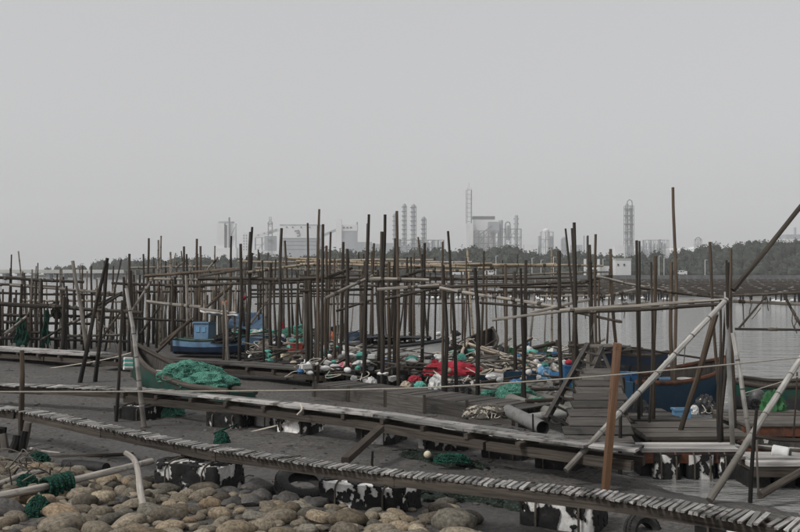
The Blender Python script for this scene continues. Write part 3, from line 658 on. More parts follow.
def wp(px, py, z=ZW): return G(px, py, z)
W1 = [wp(-70, 398), wp(0, 407), wp(30, 409), wp(95, 423), wp(160, 437), wp(220, 448), wp(280, 457), wp(360, 468), wp(440, 476.5), wp(520, 483.5), wp(600, 492), wp(680, 503), wp(760, 515), wp(860, 530)]
walkway('long near walkway of narrow bleached planks above the stones', W1, .32, 'w1', M_SLAT, .066, .045, wf=lambda px: lerp_tab([(-100, 1.0), (20, .95), (120, .7), (450, .75), (620, .95), (760, 1.35), (900, 1.5)], px))
W2 = [wp(-60, 382, .5), wp(0, 384, .5), wp(70, 386, .5), wp(130, 388.5, .5), wp(180, 391, .5)]
walkway('crooked plank walkway at left behind the near walkway', W2, .42, 'w2', M_SLAT, .17, .15, 2, .13, .06)
def boardwalk(label, pts, width, nb, m, seg=2.0, th=.035):
    pts = smoothpts([Vector(p) for p in pts], 2); mid = pts[len(pts) // 2]; t = thing('walkway', label, 'walkway', (mid.x, mid.y, 0))
    for b_ in range(nb):
        rp = resample(pts, seg); rp = rp + [pts[-1]] if (pts[-1] - rp[-1]).length > .3 else rp
        for a, b in zip(rp, rp[1:]):
            d_ = (b - a).normalized(); pr = Vector((-d_.y, d_.x, 0)).normalized(); pr = pr if pr.y > 0 else -pr
            o = pr * (-(b_ + .5) * width / nb + rnd.gauss(0, .01)); mb = MB(); zz = Vector((0, 0, .02 + rnd.uniform(-.008, .012)))
            mb.beam(a + o + zz - d_ * rnd.uniform(0, .05), b + o + zz - d_ * .012, width / nb - .012, th, 0, .006); mb.build('plank', m, t, False)
    rp = resample(pts, .9)
    for p, q in zip(rp, rp[1:]):
        d_ = (q - p).normalized(); pr = Vector((-d_.y, d_.x, 0)).normalized(); pr = pr if pr.y > 0 else -pr
        mb = MB(); mb.beam(p + pr * .04 + Vector((0, 0, -.05)), p - pr * (width + .05) + Vector((0, 0, -.05)), .08, .07, 0, .005); mb.build('bearer', M_BEAM, t, False)
    rp = resample(pts, 2.8) + [pts[-1]]
    for s in (.08, .92):
        for a, b in zip(rp, rp[1:]):
            if (b - a).length < .3: continue
            d_ = (b - a).normalized(); pr = Vector((-d_.y, d_.x, 0)).normalized(); pr = pr if pr.y > 0 else -pr
            mb = MB(); mb.beam(a - pr * width * s + Vector((0, 0, -.15)), b - pr * width * s + Vector((0, 0, -.15 - rnd.uniform(0, .01))), .09, .12, 0, .006); mb.build('stringer', M_BEAM, t, False)
    return t
boardwalk('long weathered board walkway on floats, second from the stones', [wp(140, 389, .5), wp(210, 395, .5), wp(280, 402.5, .5), wp(340, 408, .5), wp(400, 415, .5), wp(480, 428, .5), wp(560, 441, .5), wp(645, 449, .5)], .42, 2, M_SLAT)
Z3 = .38
boardwalk('low grey board walkway in front of the left pole thicket', [wp(-50, 345, Z3), wp(20, 348, Z3), wp(60, 351, Z3), wp(115, 354, Z3)], 1.0, 4, M_SLAT, 2.4)
boardwalk('dark plank walkway below the blue boat and the clutter', [wp(118, 356, Z3), wp(170, 358.5, Z3), wp(230, 362, Z3), wp(290, 366, Z3), wp(345, 370, Z3)], .8, 3, M_BOARD, 2.4)

# floats under the walkways
def float_block(label, px0, px1, yt, yb, dep=.7, yaw=None, seed=0, hole=.12, D=None, group=None, foam=M_FOAM, z0=None):
    D = D or DB(yb, gz((px0 + px1 - 800) / 2 / F * 13, DB(yb)))
    wdt = (px1 - px0) / F * D; c = P((px0 + px1) / 2, yb, D); c.y += dep * .45; z0 = gz(c.x, c.y) - .05 if z0 is None else z0; zt = min(P(0, yt, D).z, .35 if yb > 505 else .41 if yb > 480 else .27); hgt = zt - z0
    yaw = -.42 if yaw is None else yaw
    Mx = Matrix.Translation((c.x, c.y, z0)) @ Matrix.Rotation(yaw, 4, 'Z')
    ca, sa = abs(math.cos(yaw)), abs(math.sin(yaw)); L_ = max(.35, (wdt - dep * .8 * sa) / ca)
    t = thing('foam_float', label, 'float', (c.x, c.y, z0), group)
    def shell(off, nx, ny, nz, amp, cut):
        hx, hy = L_ / 2 + off, dep / 2 + off; V = {}; Vl = []; Fc = []
        def vid(i, j, k):
            if (i, j, k) in V: return V[(i, j, k)]
            p = Vector((-hx + 2 * hx * i / nx, -hy + 2 * hy * j / ny, -off * .2 + (hgt + off) * k / nz))
            rr_ = .09                                        # rounded corners
            ex = max(0, abs(p.x) - hx + rr_); ey = max(0, abs(p.y) - hy + rr_); l = math.hypot(ex, ey)
            if l > rr_: p.x -= math.copysign(ex * (1 - rr_ / l), p.x); p.y -= math.copysign(ey * (1 - rr_ / l), p.y)
            nn = noise.noise(p * 3.2 + Vector((seed, 0, 0))) + .6 * noise.noise(p * 8 + Vector((seed, 4, 0)))
            p = p * (1 + amp * nn) + Vector((0, 0, 0)); V[(i, j, k)] = len(Vl); Vl.append(p); return V[(i, j, k)]
        def quad(a, b, c_, d_):
            q = [vid(*a), vid(*b), vid(*c_), vid(*d_)]; m_ = sum((Vl[x] for x in q), Vector()) / 4
            if cut is not None:
                v_ = .8 * noise.noise(m_ * 4.2 + Vector((seed * 2.1, 1, 0))) + .55 * noise.noise(m_ * Vector((13, 13, 7)) + Vector((seed, 9, 2))) + .25 * noise.noise(m_ * 27 + Vector((seed, 3, 5)))
                if v_ + .22 * (m_.z / hgt - .55) > cut: return
            Fc.append(q)
        for i in range(nx):
            for k in range(nz): quad((i, 0, k), (i + 1, 0, k), (i + 1, 0, k + 1), (i, 0, k + 1)); quad((i, ny, k + 1), (i + 1, ny, k + 1), (i + 1, ny, k), (i, ny, k))
        for j in range(ny):
            for k in range(nz): quad((0, j, k + 1), (0, j + 1, k + 1), (0, j + 1, k), (0, j, k)); quad((nx, j, k), (nx, j + 1, k), (nx, j + 1, k + 1), (nx, j, k + 1))
        for i in range(nx):
            for j in range(ny): quad((i, j, nz), (i + 1, j, nz), (i + 1, j + 1, nz), (i, j + 1, nz))
        mb = MB(); mb.add([Mx @ p for p in Vl], Fc); return mb
    shell(0, 14, 9, 7, .035, None).build('foam_core', foam, t)
    w_ = shell(.022, 96, 56, 40, .045, hole).build('wrapping', M_WRAP, t)
    sm = w_.modifiers.new('thickness', 'SOLIDIFY'); sm.thickness = .012
    for u in (-.28, .3):                                     # lashing ropes
        pts = [Mx @ Vector((L_ * u, y_, z_)) for y_, z_ in ((-dep / 2 - .045, .04), (-dep / 2 - .05, hgt * .5), (-dep / 2 - .04, hgt + .02), (0, hgt + .05), (dep / 2 + .04, hgt + .02), (dep / 2 + .05, .04))]
        mb = MB(); mb.tube(smoothpts(pts, 2), .013, 6); mb.build('lashing', M_DROPE, t)
    return t
FW = 'foam floats under the walkways'
float_block('big black wrapped foam float with ragged white tears, left end of near walkway', 152, 238, 452, 494, .62, seed=1, hole=.06, group=FW)
float_block('half bare foam float with white torn side under middle of near walkway', 320, 420, 472, 513, .6, seed=6, hole=.05, group=FW)
float_block('dark wrapped foam float with white patch near the brown timber post', 525, 612, 490, 531, .6, seed=4, hole=.08, group=FW)
float_block('black foam float under the near walkway at lower right edge', 700, 765, 518, 545, .34, seed=9, hole=.3, group=FW)
float_block('black wrapped float below the green boat, left one', 113, 160, 397, 420, .7, seed=11, hole=.4, group=FW)
float_block('black wrapped float right of the green net scrap', 206, 256, 404, 427, .7, seed=12, hole=.28, group=FW)
float_block('bare white foam block beside a black float', 255, 275, 410, 425, .35, seed=13, hole=-.5, group=FW)
float_block('black float mottled white beside the white rope', 275, 322, 413, 434, .6, seed=14, hole=.02, group=FW)
float_block('black float mottled white behind the leaning square timber', 356, 406, 422, 443, .6, seed=15, hole=.04, group=FW)
float_block('float mottled white and blue behind the muddy net roll', 418, 475, 429, 450, .6, seed=16, hole=.0, group=FW)
float_block('black wrapped float with white top edge below the grey pipe', 484, 538, 437, 459, .7, seed=17, hole=.16, group=FW)
float_block('black wrapped float at the waterline left of the brown post', 539, 593, 446, 469, .8, seed=18, hole=.16, group=FW)
float_block('dark float under the left board walkway', 32, 72, 350, 362, 1.0, seed=19, hole=.3, yaw=-.1, group=FW)
float_block('dark float under the dark walkway below the blue boat', 262, 312, 364, 376, .9, seed=20, hole=.3, yaw=-.1, group=FW)

# ------------------------------------------------------------------ pole racks
def rack(label, px, D): 
    q = P(px, 0, D); return thing('pole_rack', label, 'pole rack', (q.x, q.y, 0), 'racks of lashed poles along the shore')
rp_ = random.Random(8)
# far left, low rack over the walkway
t = rack('low rack of dark posts and rails at the far left edge', 50, 35)
for a in ((.5, 277, .5, 340, 34, 4), (3, 289, 3, 340, 35, 3), (20, 330, 24, 285, 35, 0), (26, 283, 26, 345, 35, 3), (31, 279, 31, 345, 34, 4), (35.5, 281, 35, 345, 34, 4), (41, 280, 41, 350, 33, 4.5), (44, 300, 44, 350, 33, 3.2), (55, 287, 55, 350, 33, 5), (56.5, 274, 56.5, 350, 34, 3), (62.5, 297, 62, 348, 32, 6), (65, 299, 65, 350, 32, 4), (68, 286, 69, 345, 35, 3.6), (75, 290, 75, 345, 35, 4.5), (81, 266, 81, 345, 37, 3), (85, 294, 84, 345, 34, 3.6), (91, 266, 91, 345, 35, 3.2), (11, 254.5, 11, 345, 38, 2.6), (48, 302, 48, 350, 33, 3), (14, 290, 14, 345, 38, 3), (96, 288, 97, 350, 36, 3.4), (101, 296, 100, 350, 36, 3.4)):
    if a[5]: pole(*a[:5], a[5], 'd' if rp_.random() < .7 else 'b', t)
pole(24, 284, 19, 345, 35, 4, 'd', t); pole(18.5, 251, 27, 340, 38, 2.8, 'y', t); pole(39, 263, 38, 345, 44, 2.2, 'd', t); pole(104.5, 261, 104.5, 345, 42, 2.4, 'd', t); pole(113.5, 266, 113.5, 345, 40, 2.6, 'd', t)
for a in ((-20, 277, 36, 84, 282, 36, 3.2, 'd'), (-20, 284, 35, 60, 287, 35, 2.6, 'd'), (10, 285, 35, 123, 294, 35, 3, 'g'), (-20, 303, 33, 70, 307, 33, 4.5, 'd'), (40, 305, 33, 142, 313, 33, 4, 'd'), (-10, 322, 36, 90, 324, 36, 3, 'd'), (0, 331, 34, 60, 333, 34, 3, 'd'), (5, 334, 32, 26, 317, 33, 3, 'g'), (58, 330, 33, 82, 318, 33, 2.6, 'g'), (40, 341, 32, 72, 322, 33, 2.6, 'd'), (84, 318, 34, 121, 294, 34, 2.8, 'd'), (96, 306, 34, 122, 292, 35, 2.2, 'd'), (60, 336, 33, 125, 335, 34, 2.6, 'g'), (98, 322, 34, 118, 337, 34, 2.2, 'g')): rail(*a, t)
# thicket
for k in range(34):
    x = rp_.uniform(-4, 125); y = rp_.uniform(266, 300); D = rp_.uniform(33, 46)
    pole(x, y, x + rp_.uniform(-4, 4), 345, D, rp_.uniform(2.2, 3.6) * 35 / D, rp_.choice('dbgyd'), t)
for a in ((-20, 292, 37, 130, 296, 37, 2.4, 'd'), (-20, 314, 35, 130, 318, 35, 3, 'd'), (20, 300, 36, 128, 302, 36, 2.4, 'y'), (-10, 338, 33, 128, 341, 33, 3, 'd'), (6, 340, 33, 40, 300, 35, 2.4, 'd'), (100, 340, 33, 128, 302, 35, 2.4, 'b')): rail(*a, t)
t = rack('dense thicket of thin grey and brown poles behind the green boat', 180, 38)
for a in ((129, 254, 129, 345, 33, 4.2, 'd'), (142.4, 254, 142, 345, 36, 3, 'd'), (147, 238, 148, 345, 36, 3.4, 'b'), (157, 240, 158, 345, 38, 3, 'y'), (162.7, 236, 161, 345, 36, 3, 'y'), (171.5, 252, 169, 345, 40, 3, 'y'), (182.7, 246.5, 184, 345, 35, 3.6, 'd'), (186.7, 254, 187, 345, 40, 2.8, 'd'), (196, 238.5, 196.5, 345, 36, 3.8, 'b'), (199.8, 246, 199, 345, 34, 4.2, 'b'), (215, 246, 216, 345, 40, 2.8, 'y'), (232.7, 236.5, 232, 345, 38, 3.4, 'd'), (149.5, 257, 149.5, 345, 42, 2.6, 'd'), (152, 258, 152, 345, 42, 2.4, 'd'), (165, 261, 165, 345, 42, 2.6, 'd'), (190, 259, 190, 345, 44, 2.4, 'y'), (193, 264, 196, 345, 42, 2.4, 'd'), (174.5, 253, 167, 285, 39, 2.4, 'y'), (180, 251, 186, 300, 40, 2.4, 'd'), (134, 275, 134, 345, 37, 3.4, 'd'), (139, 275, 139, 345, 37, 3.6, 'd'), (124, 277, 124.5, 345, 34, 4.5, 'd'), (176, 262, 176, 345, 44, 2.2, 'd')): pole(*a[:6], a[6], t)
for k in range(78):
    x = 126 + k * 1.55 + rp_.uniform(-1.5, 1.5); y = rp_.uniform(268, 296); D = rp_.uniform(33, 47)
    pole(x, y, x + rp_.uniform(-4, 4), 345, D, rp_.uniform(2.6, 4.6) * 35 / D, rp_.choice('ddbgygd'), t)
for a in ((145, 276, 35, 244, 268.5, 33, 3, 'b'), (150, 279, 36, 205, 280, 35, 2.6, 'g'), (112, 283, 36, 205, 287, 35, 2.6, 'd'), (166, 286, 34, 246, 283, 33, 3, 'd'), (147, 301.5, 33, 201, 307, 32, 3.4, 'g'), (130, 292, 37, 240, 291, 37, 2.4, 'd'), (130, 268, 42, 215, 266, 42, 2.2, 'y'), (218, 257, 36, 204, 274, 36, 2.4, 'y'), (131, 312, 34, 153, 278, 35, 2.6, 'g'), (206, 308, 33, 232, 286, 34, 2.6, 'd'), (160, 345, 31, 191, 320, 31.5, 3.4, 'b'), (176, 268, 40, 186, 260, 40, 2, 'y'), (126, 318, 34, 205, 322, 34, 2.4, 'd'), (140, 334, 34, 160, 306, 35, 2.4, 'd'), (200, 309, 32, 236, 314, 31.5, 3, 'g')): rail(*a[:8], t)
# A rack: left-centre tall dark poles
t = rack('rack of tall dark poles and long rails around the blue boat', 270, 29)
for a in ((241.5, 244, 240.5, 356, 29, 4.5, 'd'), (250.3, 232, 248, 357, 29, 4.5, 'd'), (253.3, 227, 250, 300, 30, 4.2, 'd'), (281.3, 228, 278.5, 358, 28, 5.0, 'd'), (285.3, 241, 291, 356, 30, 3.4, 'b'), (270.5, 263, 270, 356, 29, 4.8, 'd'), (307.5, 223, 308.5, 372, 26, 3.6, 'b'), (331, 232, 327, 370, 27, 4.2, 'b'), (259, 250, 258, 340, 40, 2.2, 'd'), (267.5, 254, 267, 340, 42, 2, 'd'), (237, 268, 235, 350, 33, 3, 'y'), (225, 284, 226, 352, 30, 3, 'y'), (299, 262, 299.5, 345, 36, 2.4, 'd'), (262, 272, 260, 345, 38, 2.4, 'd'), (295, 268, 303, 340, 38, 2.4, 'd'), (224, 302, 229, 372, 27, 4.0, 'g'), (222, 305, 223, 370, 27.2, 3.4, 'b')): pole(*a[:6], a[6], t)
for a in ((198, 278.5, 30, 345, 279.5, 28, 3.6, 'd'), (200, 284.5, 31, 300, 282.5, 30, 2.6, 'd'), (200, 276, 33, 250, 268, 31, 3, 'd'), (250, 290, 36, 345, 289, 36, 2.2, 'd'), (245, 297, 38, 330, 296, 38, 1.8, 'd'), (246, 330, 30, 270, 297, 31, 2.4, 'y'), (214, 300, 33, 236, 282, 33, 2, 'b'), (255, 304, 38, 300, 303.5, 38, 1.6, 'd'), (230, 283, 34, 258, 276, 34, 2.0, 'y')): rail(*a[:8], t)
# back row with tan bamboo rails
t = rack('back rack with long pale tan bamboo rails tied across its poles', 420, 29)
for a in ((238, 261.5, 31, 340, 262, 30, 2.2, 't'), (246, 272.5, 29, 345, 259.5, 29.5, 2.6, 't'), (286, 258, 31, 352, 261, 31, 2.2, 't'), (296, 261, 30, 434, 260, 30, 2.2, 't'), (300, 264.5, 29, 425, 266, 29, 2.6, 't'), (350, 262.5, 29.3, 470, 267.5, 29, 3, 't'), (385, 268.5, 29.2, 492, 263.5, 29, 2.8, 't'), (420, 271, 29, 478, 270.5, 29, 2.4, 't'), (425, 264.5, 29.2, 558, 265.5, 29, 3.4, 't'), (478, 268, 29.3, 556, 264, 29, 2.8, 't'), (500, 265, 29, 603, 265.8, 29, 2.6, 't'), (425, 262, 29.2, 472, 262, 29.2, 1.8, 'p'), (440, 288, 29.4, 560, 286.5, 29.4, 2, 't'), (540, 296, 30, 606, 295.5, 30, 1.6, 't'), (410, 287.5, 30, 440, 283, 30, 2.4, 'y')): rail(*a[:8], t)
for a in ((343.7, 242, 342, 350, 29, 3.4, 'd'), (373.7, 243, 371.5, 362, 28.5, 4.0, 'b'), (372, 252, 370.5, 360, 29, 3.6, 'b'), (407, 257, 406.5, 368, 28.6, 3.6, 'd'), (410.5, 257, 411, 365, 29, 3.4, 'd'), (413.6, 253, 413, 365, 29, 3.8, 'b'), (418, 237, 430, 360, 30, 3, 'b'), (434.6, 257, 435, 360, 30, 2.6, 'd'), (467.5, 250, 474, 360, 30, 3, 't'), (483.5, 251.5, 482, 365, 28.5, 3.6, 'b'), (487, 271, 486, 365, 29, 3.2, 'b'), (504.3, 264, 505, 375, 26, 5, 'b'), (551, 247, 551.5, 355, 30, 3, 't'), (589, 235, 590, 370, 24, 3.4, 'd'), (346, 262, 345, 350, 31, 3, 'b'), (388, 262, 389, 350, 32, 2.6, 'b'), (453, 275, 455, 360, 30, 2.8, 'b'), (569, 300, 570, 350, 31, 2.4, 'd')): pole(*a[:6], a[6], t)
for k in range(70):
    x = rp_.uniform(236, 440) if k < 56 else rp_.uniform(440, 610); y = rp_.uniform(252, 284); D = rp_.uniform(27, 40)
    pole(x, y, x + rp_.uniform(-6, 6), 350, D, rp_.uniform(2.2, 3.4) * 30 / D, rp_.choice('dbgydbd'), t)
for a in ((236, 281, 33, 420, 282, 31, 2.4, 'd'), (300, 275, 31, 470, 279, 29, 2.6, 'b'), (395, 280, 30, 575, 277, 28.5, 2.6, 'd'), (250, 294, 34, 440, 295, 32, 2, 'd'), (430, 293, 30, 600, 291, 29, 2.2, 'b'), (330, 304, 32, 470, 303, 31, 1.8, 'd'), (470, 276, 29, 610, 272, 29, 2.2, 'y'), (255, 268, 33, 400, 272, 31, 2.2, 'y')): rail(*a[:8], t)
# B rack: centre
t = rack('rack of the thickest dark poles in the centre of the shore', 350, 23.5)
for a in ((306, 271, 307.5, 378, 24.5, 6, 'd'), (310.5, 280, 312, 380, 24.2, 4.2, 'd'), (319.6, 209, 317, 386, 23, 3.8, 'b'), (318.3, 226, 315.5, 386, 23.3, 5.2, 'd'), (323, 224, 321, 386, 23.6, 4.4, 'd'), (327, 246, 325.5, 375, 25, 4.6, 'b'), (346.6, 248.5, 348.5, 386, 23.5, 5.4, 'd'), (343.6, 242, 341, 365, 26, 3.6, 'd'), (369, 214, 364.6, 386, 23, 4.8, 'd'), (368, 223.5, 364, 386, 23.2, 5, 'd'), (335, 258, 333, 375, 26, 4, 'b')): pole(*a[:6], a[6], t)
for a in ((300, 278.5, 24, 349, 276.5, 24, 3.6, 'd'), (300, 291, 24.4, 372, 289, 24, 3, 'd'), (326, 298, 22.8, 373, 275.5, 23, 3.4, 'g'), (328, 277, 23.4, 352, 268, 24, 3.6, 'd'), (300, 286, 28, 350, 285, 28, 2.4, 'd'), (345, 280, 26, 398, 277, 26, 2.6, 'd'), (336, 311, 25, 372, 300, 25, 2.4, 'd')): rail(*a[:8], t)
# C rack
t = rack('rack of tall dark poles right of the thickest poles, before the white hull', 405, 23)
for a in ((385, 215, 383, 388, 23, 4.2, 'd'), (382, 231, 381.6, 388, 22.8, 5.8, 'd'), (389, 262, 389.5, 386, 23.5, 4.6, 'b'), (396.6, 212, 399.5, 386, 23, 4.6, 'b'), (395.5, 238, 395.4, 386, 23.4, 4.2, 'd'), (424.6, 243, 421.5, 378, 24.5, 4.6, 'd'), (421.5, 254, 422, 378, 24.8, 4, 'd'), (378, 270, 379, 388, 23.8, 4.4, 'd')): pole(*a[:6], a[6], t)
for a in ((368, 279, 23, 429, 280, 22.6, 3.8, 'g'), (399, 278, 23.5, 425, 269.5, 24, 3, 'd'), (377, 289.5, 22.6, 447, 284.5, 22.6, 3, 'g'), (385, 299, 22.6, 452, 285, 22.4, 3, 'd'), (360, 285.5, 27, 445, 288, 27, 2.4, 'b'), (375, 293, 26, 425, 291, 26, 2, 'd')): rail(*a[:8], t)
# D rack
t = rack('rack of leaning dark poles before the red tarpaulin', 480, 21)
for a in ((442.4, 241, 443, 398, 22, 3.2, 'b'), (443.6, 265, 446, 398, 21.4, 6, 'd'), (447.6, 231, 457.5, 398, 21.6, 4.6, 'd'), (475, 268, 478, 404, 20.2, 6.2, 'd'), (514.5, 272, 514.5, 382, 23.5, 5, 'd'), (521.2, 268, 525, 408, 19.4, 4.4, 'd'), (525.6, 260, 524.3, 408, 19.6, 4.8, 'd'), (559, 250, 562, 418, 18.6, 5.2, 'd'), (452, 330, 453, 360, 28, 2.6, 'b'), (465, 300, 463, 370, 26, 2.6, 'b')): pole(*a[:6], a[6], t)
for a in ((420, 287.5, 21.5, 600, 281.5, 20, 3, 'd'), (440, 288, 21, 585, 311, 18.6, 3.6, 'g'), (480, 302.5, 21, 560, 309, 19.6, 2.8, 'd'), (492, 320, 19, 648, 302, 17.5, 3, 'g'), (530, 313, 19, 650, 286, 18.5, 3, 'g'), (575, 312, 18, 622, 322, 17.5, 2.8, 'd'), (500, 287, 20, 600, 286, 21, 2.4, 'd')): rail(*a[:8], t)
# E rack
t = rack('rack of brown and dark poles above the plank ramp', 610, 17.5)
for a in ((567.6, 227, 574, 300, 18.2, 3.8, 'd'), (572.6, 223, 576.5, 375, 18, 5.0, 'd'), (570, 229, 574.5, 375, 18.3, 3.6, 'd'), (592, 244, 594, 400, 17.6, 4.8, 'd'), (595.6, 234, 597, 400, 17.3, 4.0, 'b'), (588.5, 262, 590, 400, 17.8, 4.4, 'd'), (609, 249, 615, 350, 18.2, 4.6, 'b'), (639, 240, 639.5, 440, 16, 4.2, 'd'), (642, 240, 640.5, 440, 16.3, 3.8, 'd'), (648, 262, 649, 440, 16, 3.2, 'd'), (651.6, 256, 651, 440, 16.2, 5.4, 'b'), (600, 280, 600, 390, 18.6, 3.4, 'b')): pole(*a[:6], a[6], t)
for a in ((560, 311, 16.4, 728, 299.5, 14.8, 3.6, 'g'), (575, 312.5, 16, 726, 304.5, 14.8, 4.0, 'd'), (596, 276.5, 17.6, 674, 293, 16.8, 3, 'g'), (580, 283, 18, 612, 275, 18, 2.6, 'd'), (640, 288, 17, 730, 299, 15.4, 2.4, 'd'), (568, 346, 18, 600, 343, 18, 2.4, 'd')): rail(*a[:8], t)
# right hand frame
t = rack('right hand frame of a grey plastic post with dark rails and braces', 735, 14.2)
for a in ((729, 292, 733.5, 462, 13.9, 6.6, 'v'), (723, 262, 720.5, 462, 14.2, 4.6, 'd'), (726, 260, 724.5, 440, 14.5, 4, 'd'), (718, 300, 717, 440, 14.4, 3.8, 'd'), (734.4, 249, 735.5, 428, 15.4, 4.8, 'b'), (711.4, 242, 715.5, 320, 15.2, 4.6, 'b')): pole(*a[:6], a[6], t)
for a in ((732, 295.5, 14, 830, 292, 13.5, 2.6, 'd'), (733, 301, 14.1, 830, 305.5, 13.6, 3.6, 'g'), (735, 329, 13.9, 830, 330, 13.4, 2.6, 'd'), (739, 328, 13.9, 766, 296, 13.8, 2.2, 'd'), (784, 295, 13.7, 802, 328, 13.6, 2.8, 'd'), (720, 305, 14.7, 680, 346, 14.5, 3, 'd'), (752, 319, 13.8, 761, 308, 13.8, .8, 'd')): rail(*a[:8], t)
# single leaning poles and spars
freepole('tall slender bamboo pole, the tallest, rising right of centre', 'bamboo pole', 673, 187, 676, 408, 18.5, 3.6, 'b', lean=0, name='bamboo_pole')
freepole('thick brown post lashed to the foot of the tallest bamboo pole', 'post', 671.6, 262, 673.5, 408, 18.6, 4.6, 'b', lean=0, name='post')
freepole('dark spar leaning left beside the low left rack', 'pole', 108, 258, 80, 384, 24, 4.4, 'd', lean=0, name='leaning_pole')
freepole('dark pole leaning across the darker left spar', 'pole', 107, 263.5, 95, 384, 24.3, 4.2, 'd', lean=0, name='leaning_pole')
freepole('bent pale pole leaning left by the left board walkway', 'pole', 73, 261, 87, 352, 28.5, 4.2, 'g', lean=0, name='leaning_pole')
freepole('thick pale bamboo pole leaning left in front of the green boat', 'bamboo pole', 126.5, 288, 143.5, 424, 17, 5.2, 'p', lean=0, name='bamboo_pole')
freepole('slim dark pole standing in front of the green boat bow', 'pole', 122, 300, 117, 418, 17.6, 3.6, 'd', lean=0, name='leaning_pole')
freepole('thin dark stake tilted right of the leaning left spars', 'stake', 121.5, 259, 108, 330, 34, 2.2, 'd', lean=0, name='stake')
freepole('stout brown post at the left edge by the near walkway', 'post', 21.8, 350, 22, 452, 15.0, 6.6, 'b', lean=0, name='post')
freepole('short dark stump post in front of the plank ramp', 'post', 620.5, 410, 620.5, 476, 13.2, 4.6, 'd', lean=0, name='post')
freepole('thin upright stake at the right edge of the docks', 'stake', 797, 372, 795, 440, 15, 2, 'b', lean=0, name='stake')
freepole('mossy pole standing in the water right of the grey post', 'pole', 757, 410, 750, 497, 12.2, 4.6, 'd', lean=0, name='pole')
freepole('thin pale pole beside the mossy pole in the water', 'pole', 757, 440, 758, 490, 12.4, 3, 'g', lean=0, name='pole')
freepole('small dark peg in front of the grey pipe', 'peg', 533, 414, 533, 436, 14.8, 2.6, 'd', lean=0, name='peg')
freepole('short dark peg behind the near walkway planks', 'peg', 373, 451, 372.5, 470, 12.6, 3, 'd', lean=0, name='peg')
def spar(label, a, b, r0, r1, m, name='spar', cat='spar', nodes=False, amp=None):
    mb = MB(); stick(mb, a, b, r0, r1, nodes=nodes, amp=amp); return tag(mb.build(name, m), label, cat)
spar('long pale bamboo brace slanting up to the grey post', P(566, 471, 12.4), P(727, 299.5, 13.9), .044, .038, M_PALE, 'bamboo_brace', 'bamboo brace', True, .02)
spar('thin pale bamboo lashed under the long slanting brace', P(612, 418, 12.85), P(660, 374, 13.25), .022, .018, M_PALE, 'bamboo_brace', 'bamboo brace', True, .02)
spar('pale pole slanting down right from the grey post', P(733, 333, 13.8), P(751, 444, 13.6), .036, .032, M_PALE, 'bamboo_brace', 'bamboo brace', True, .02)
spar('pale bamboo leaning from the water to the right edge', P(709, 500, 11.9), P(803, 356, 13.4), .046, .040, M_PALE, 'bamboo_brace', 'bamboo brace', True, .03)
spar('long thin dark spar slanting up beyond the right edge', P(733, 290, 14), P(812, 193, 14.4), .040, .034, M_DARK, 'spar', 'spar', False, .02)
spar('dark pole slanting from the grey post to the blue crate', P(716, 314, 14.4), P(678, 440, 15.2), .05, .044, M_BROWN, 'spar', 'spar')
spar('dark pole lying from the water to the lower right edge', P(760, 495, 11.9), P(815, 463, 12.4), .05, .045, M_BEAM, 'spar', 'spar')
spar('slim brown pole leaning across the thicket front', P(157, 352, 30), P(192, 318, 31), .05, .045, M_BROWN)
# brown timber board post
a, b = P(604.5, 500, 12.1), P(617.5, 343, 12.1); mb = MB(); mb.beam(a, b, .17, .075, 0, .004)
tag(mb.build('timber_post', M_ORANGE, None, False), 'reddish brown square timber post tilted beside the plank ramp', 'timber post')
a, b = P(345, 463, 12.6), P(381, 428, 14.2); mb = MB(); mb.beam(a + Vector((0, 0, .03)), b, .1, .09, 0, .005)
tag(mb.build('timber', M_BROWN, None, False), 'square brown timber propped between the two walkways', 'timber')
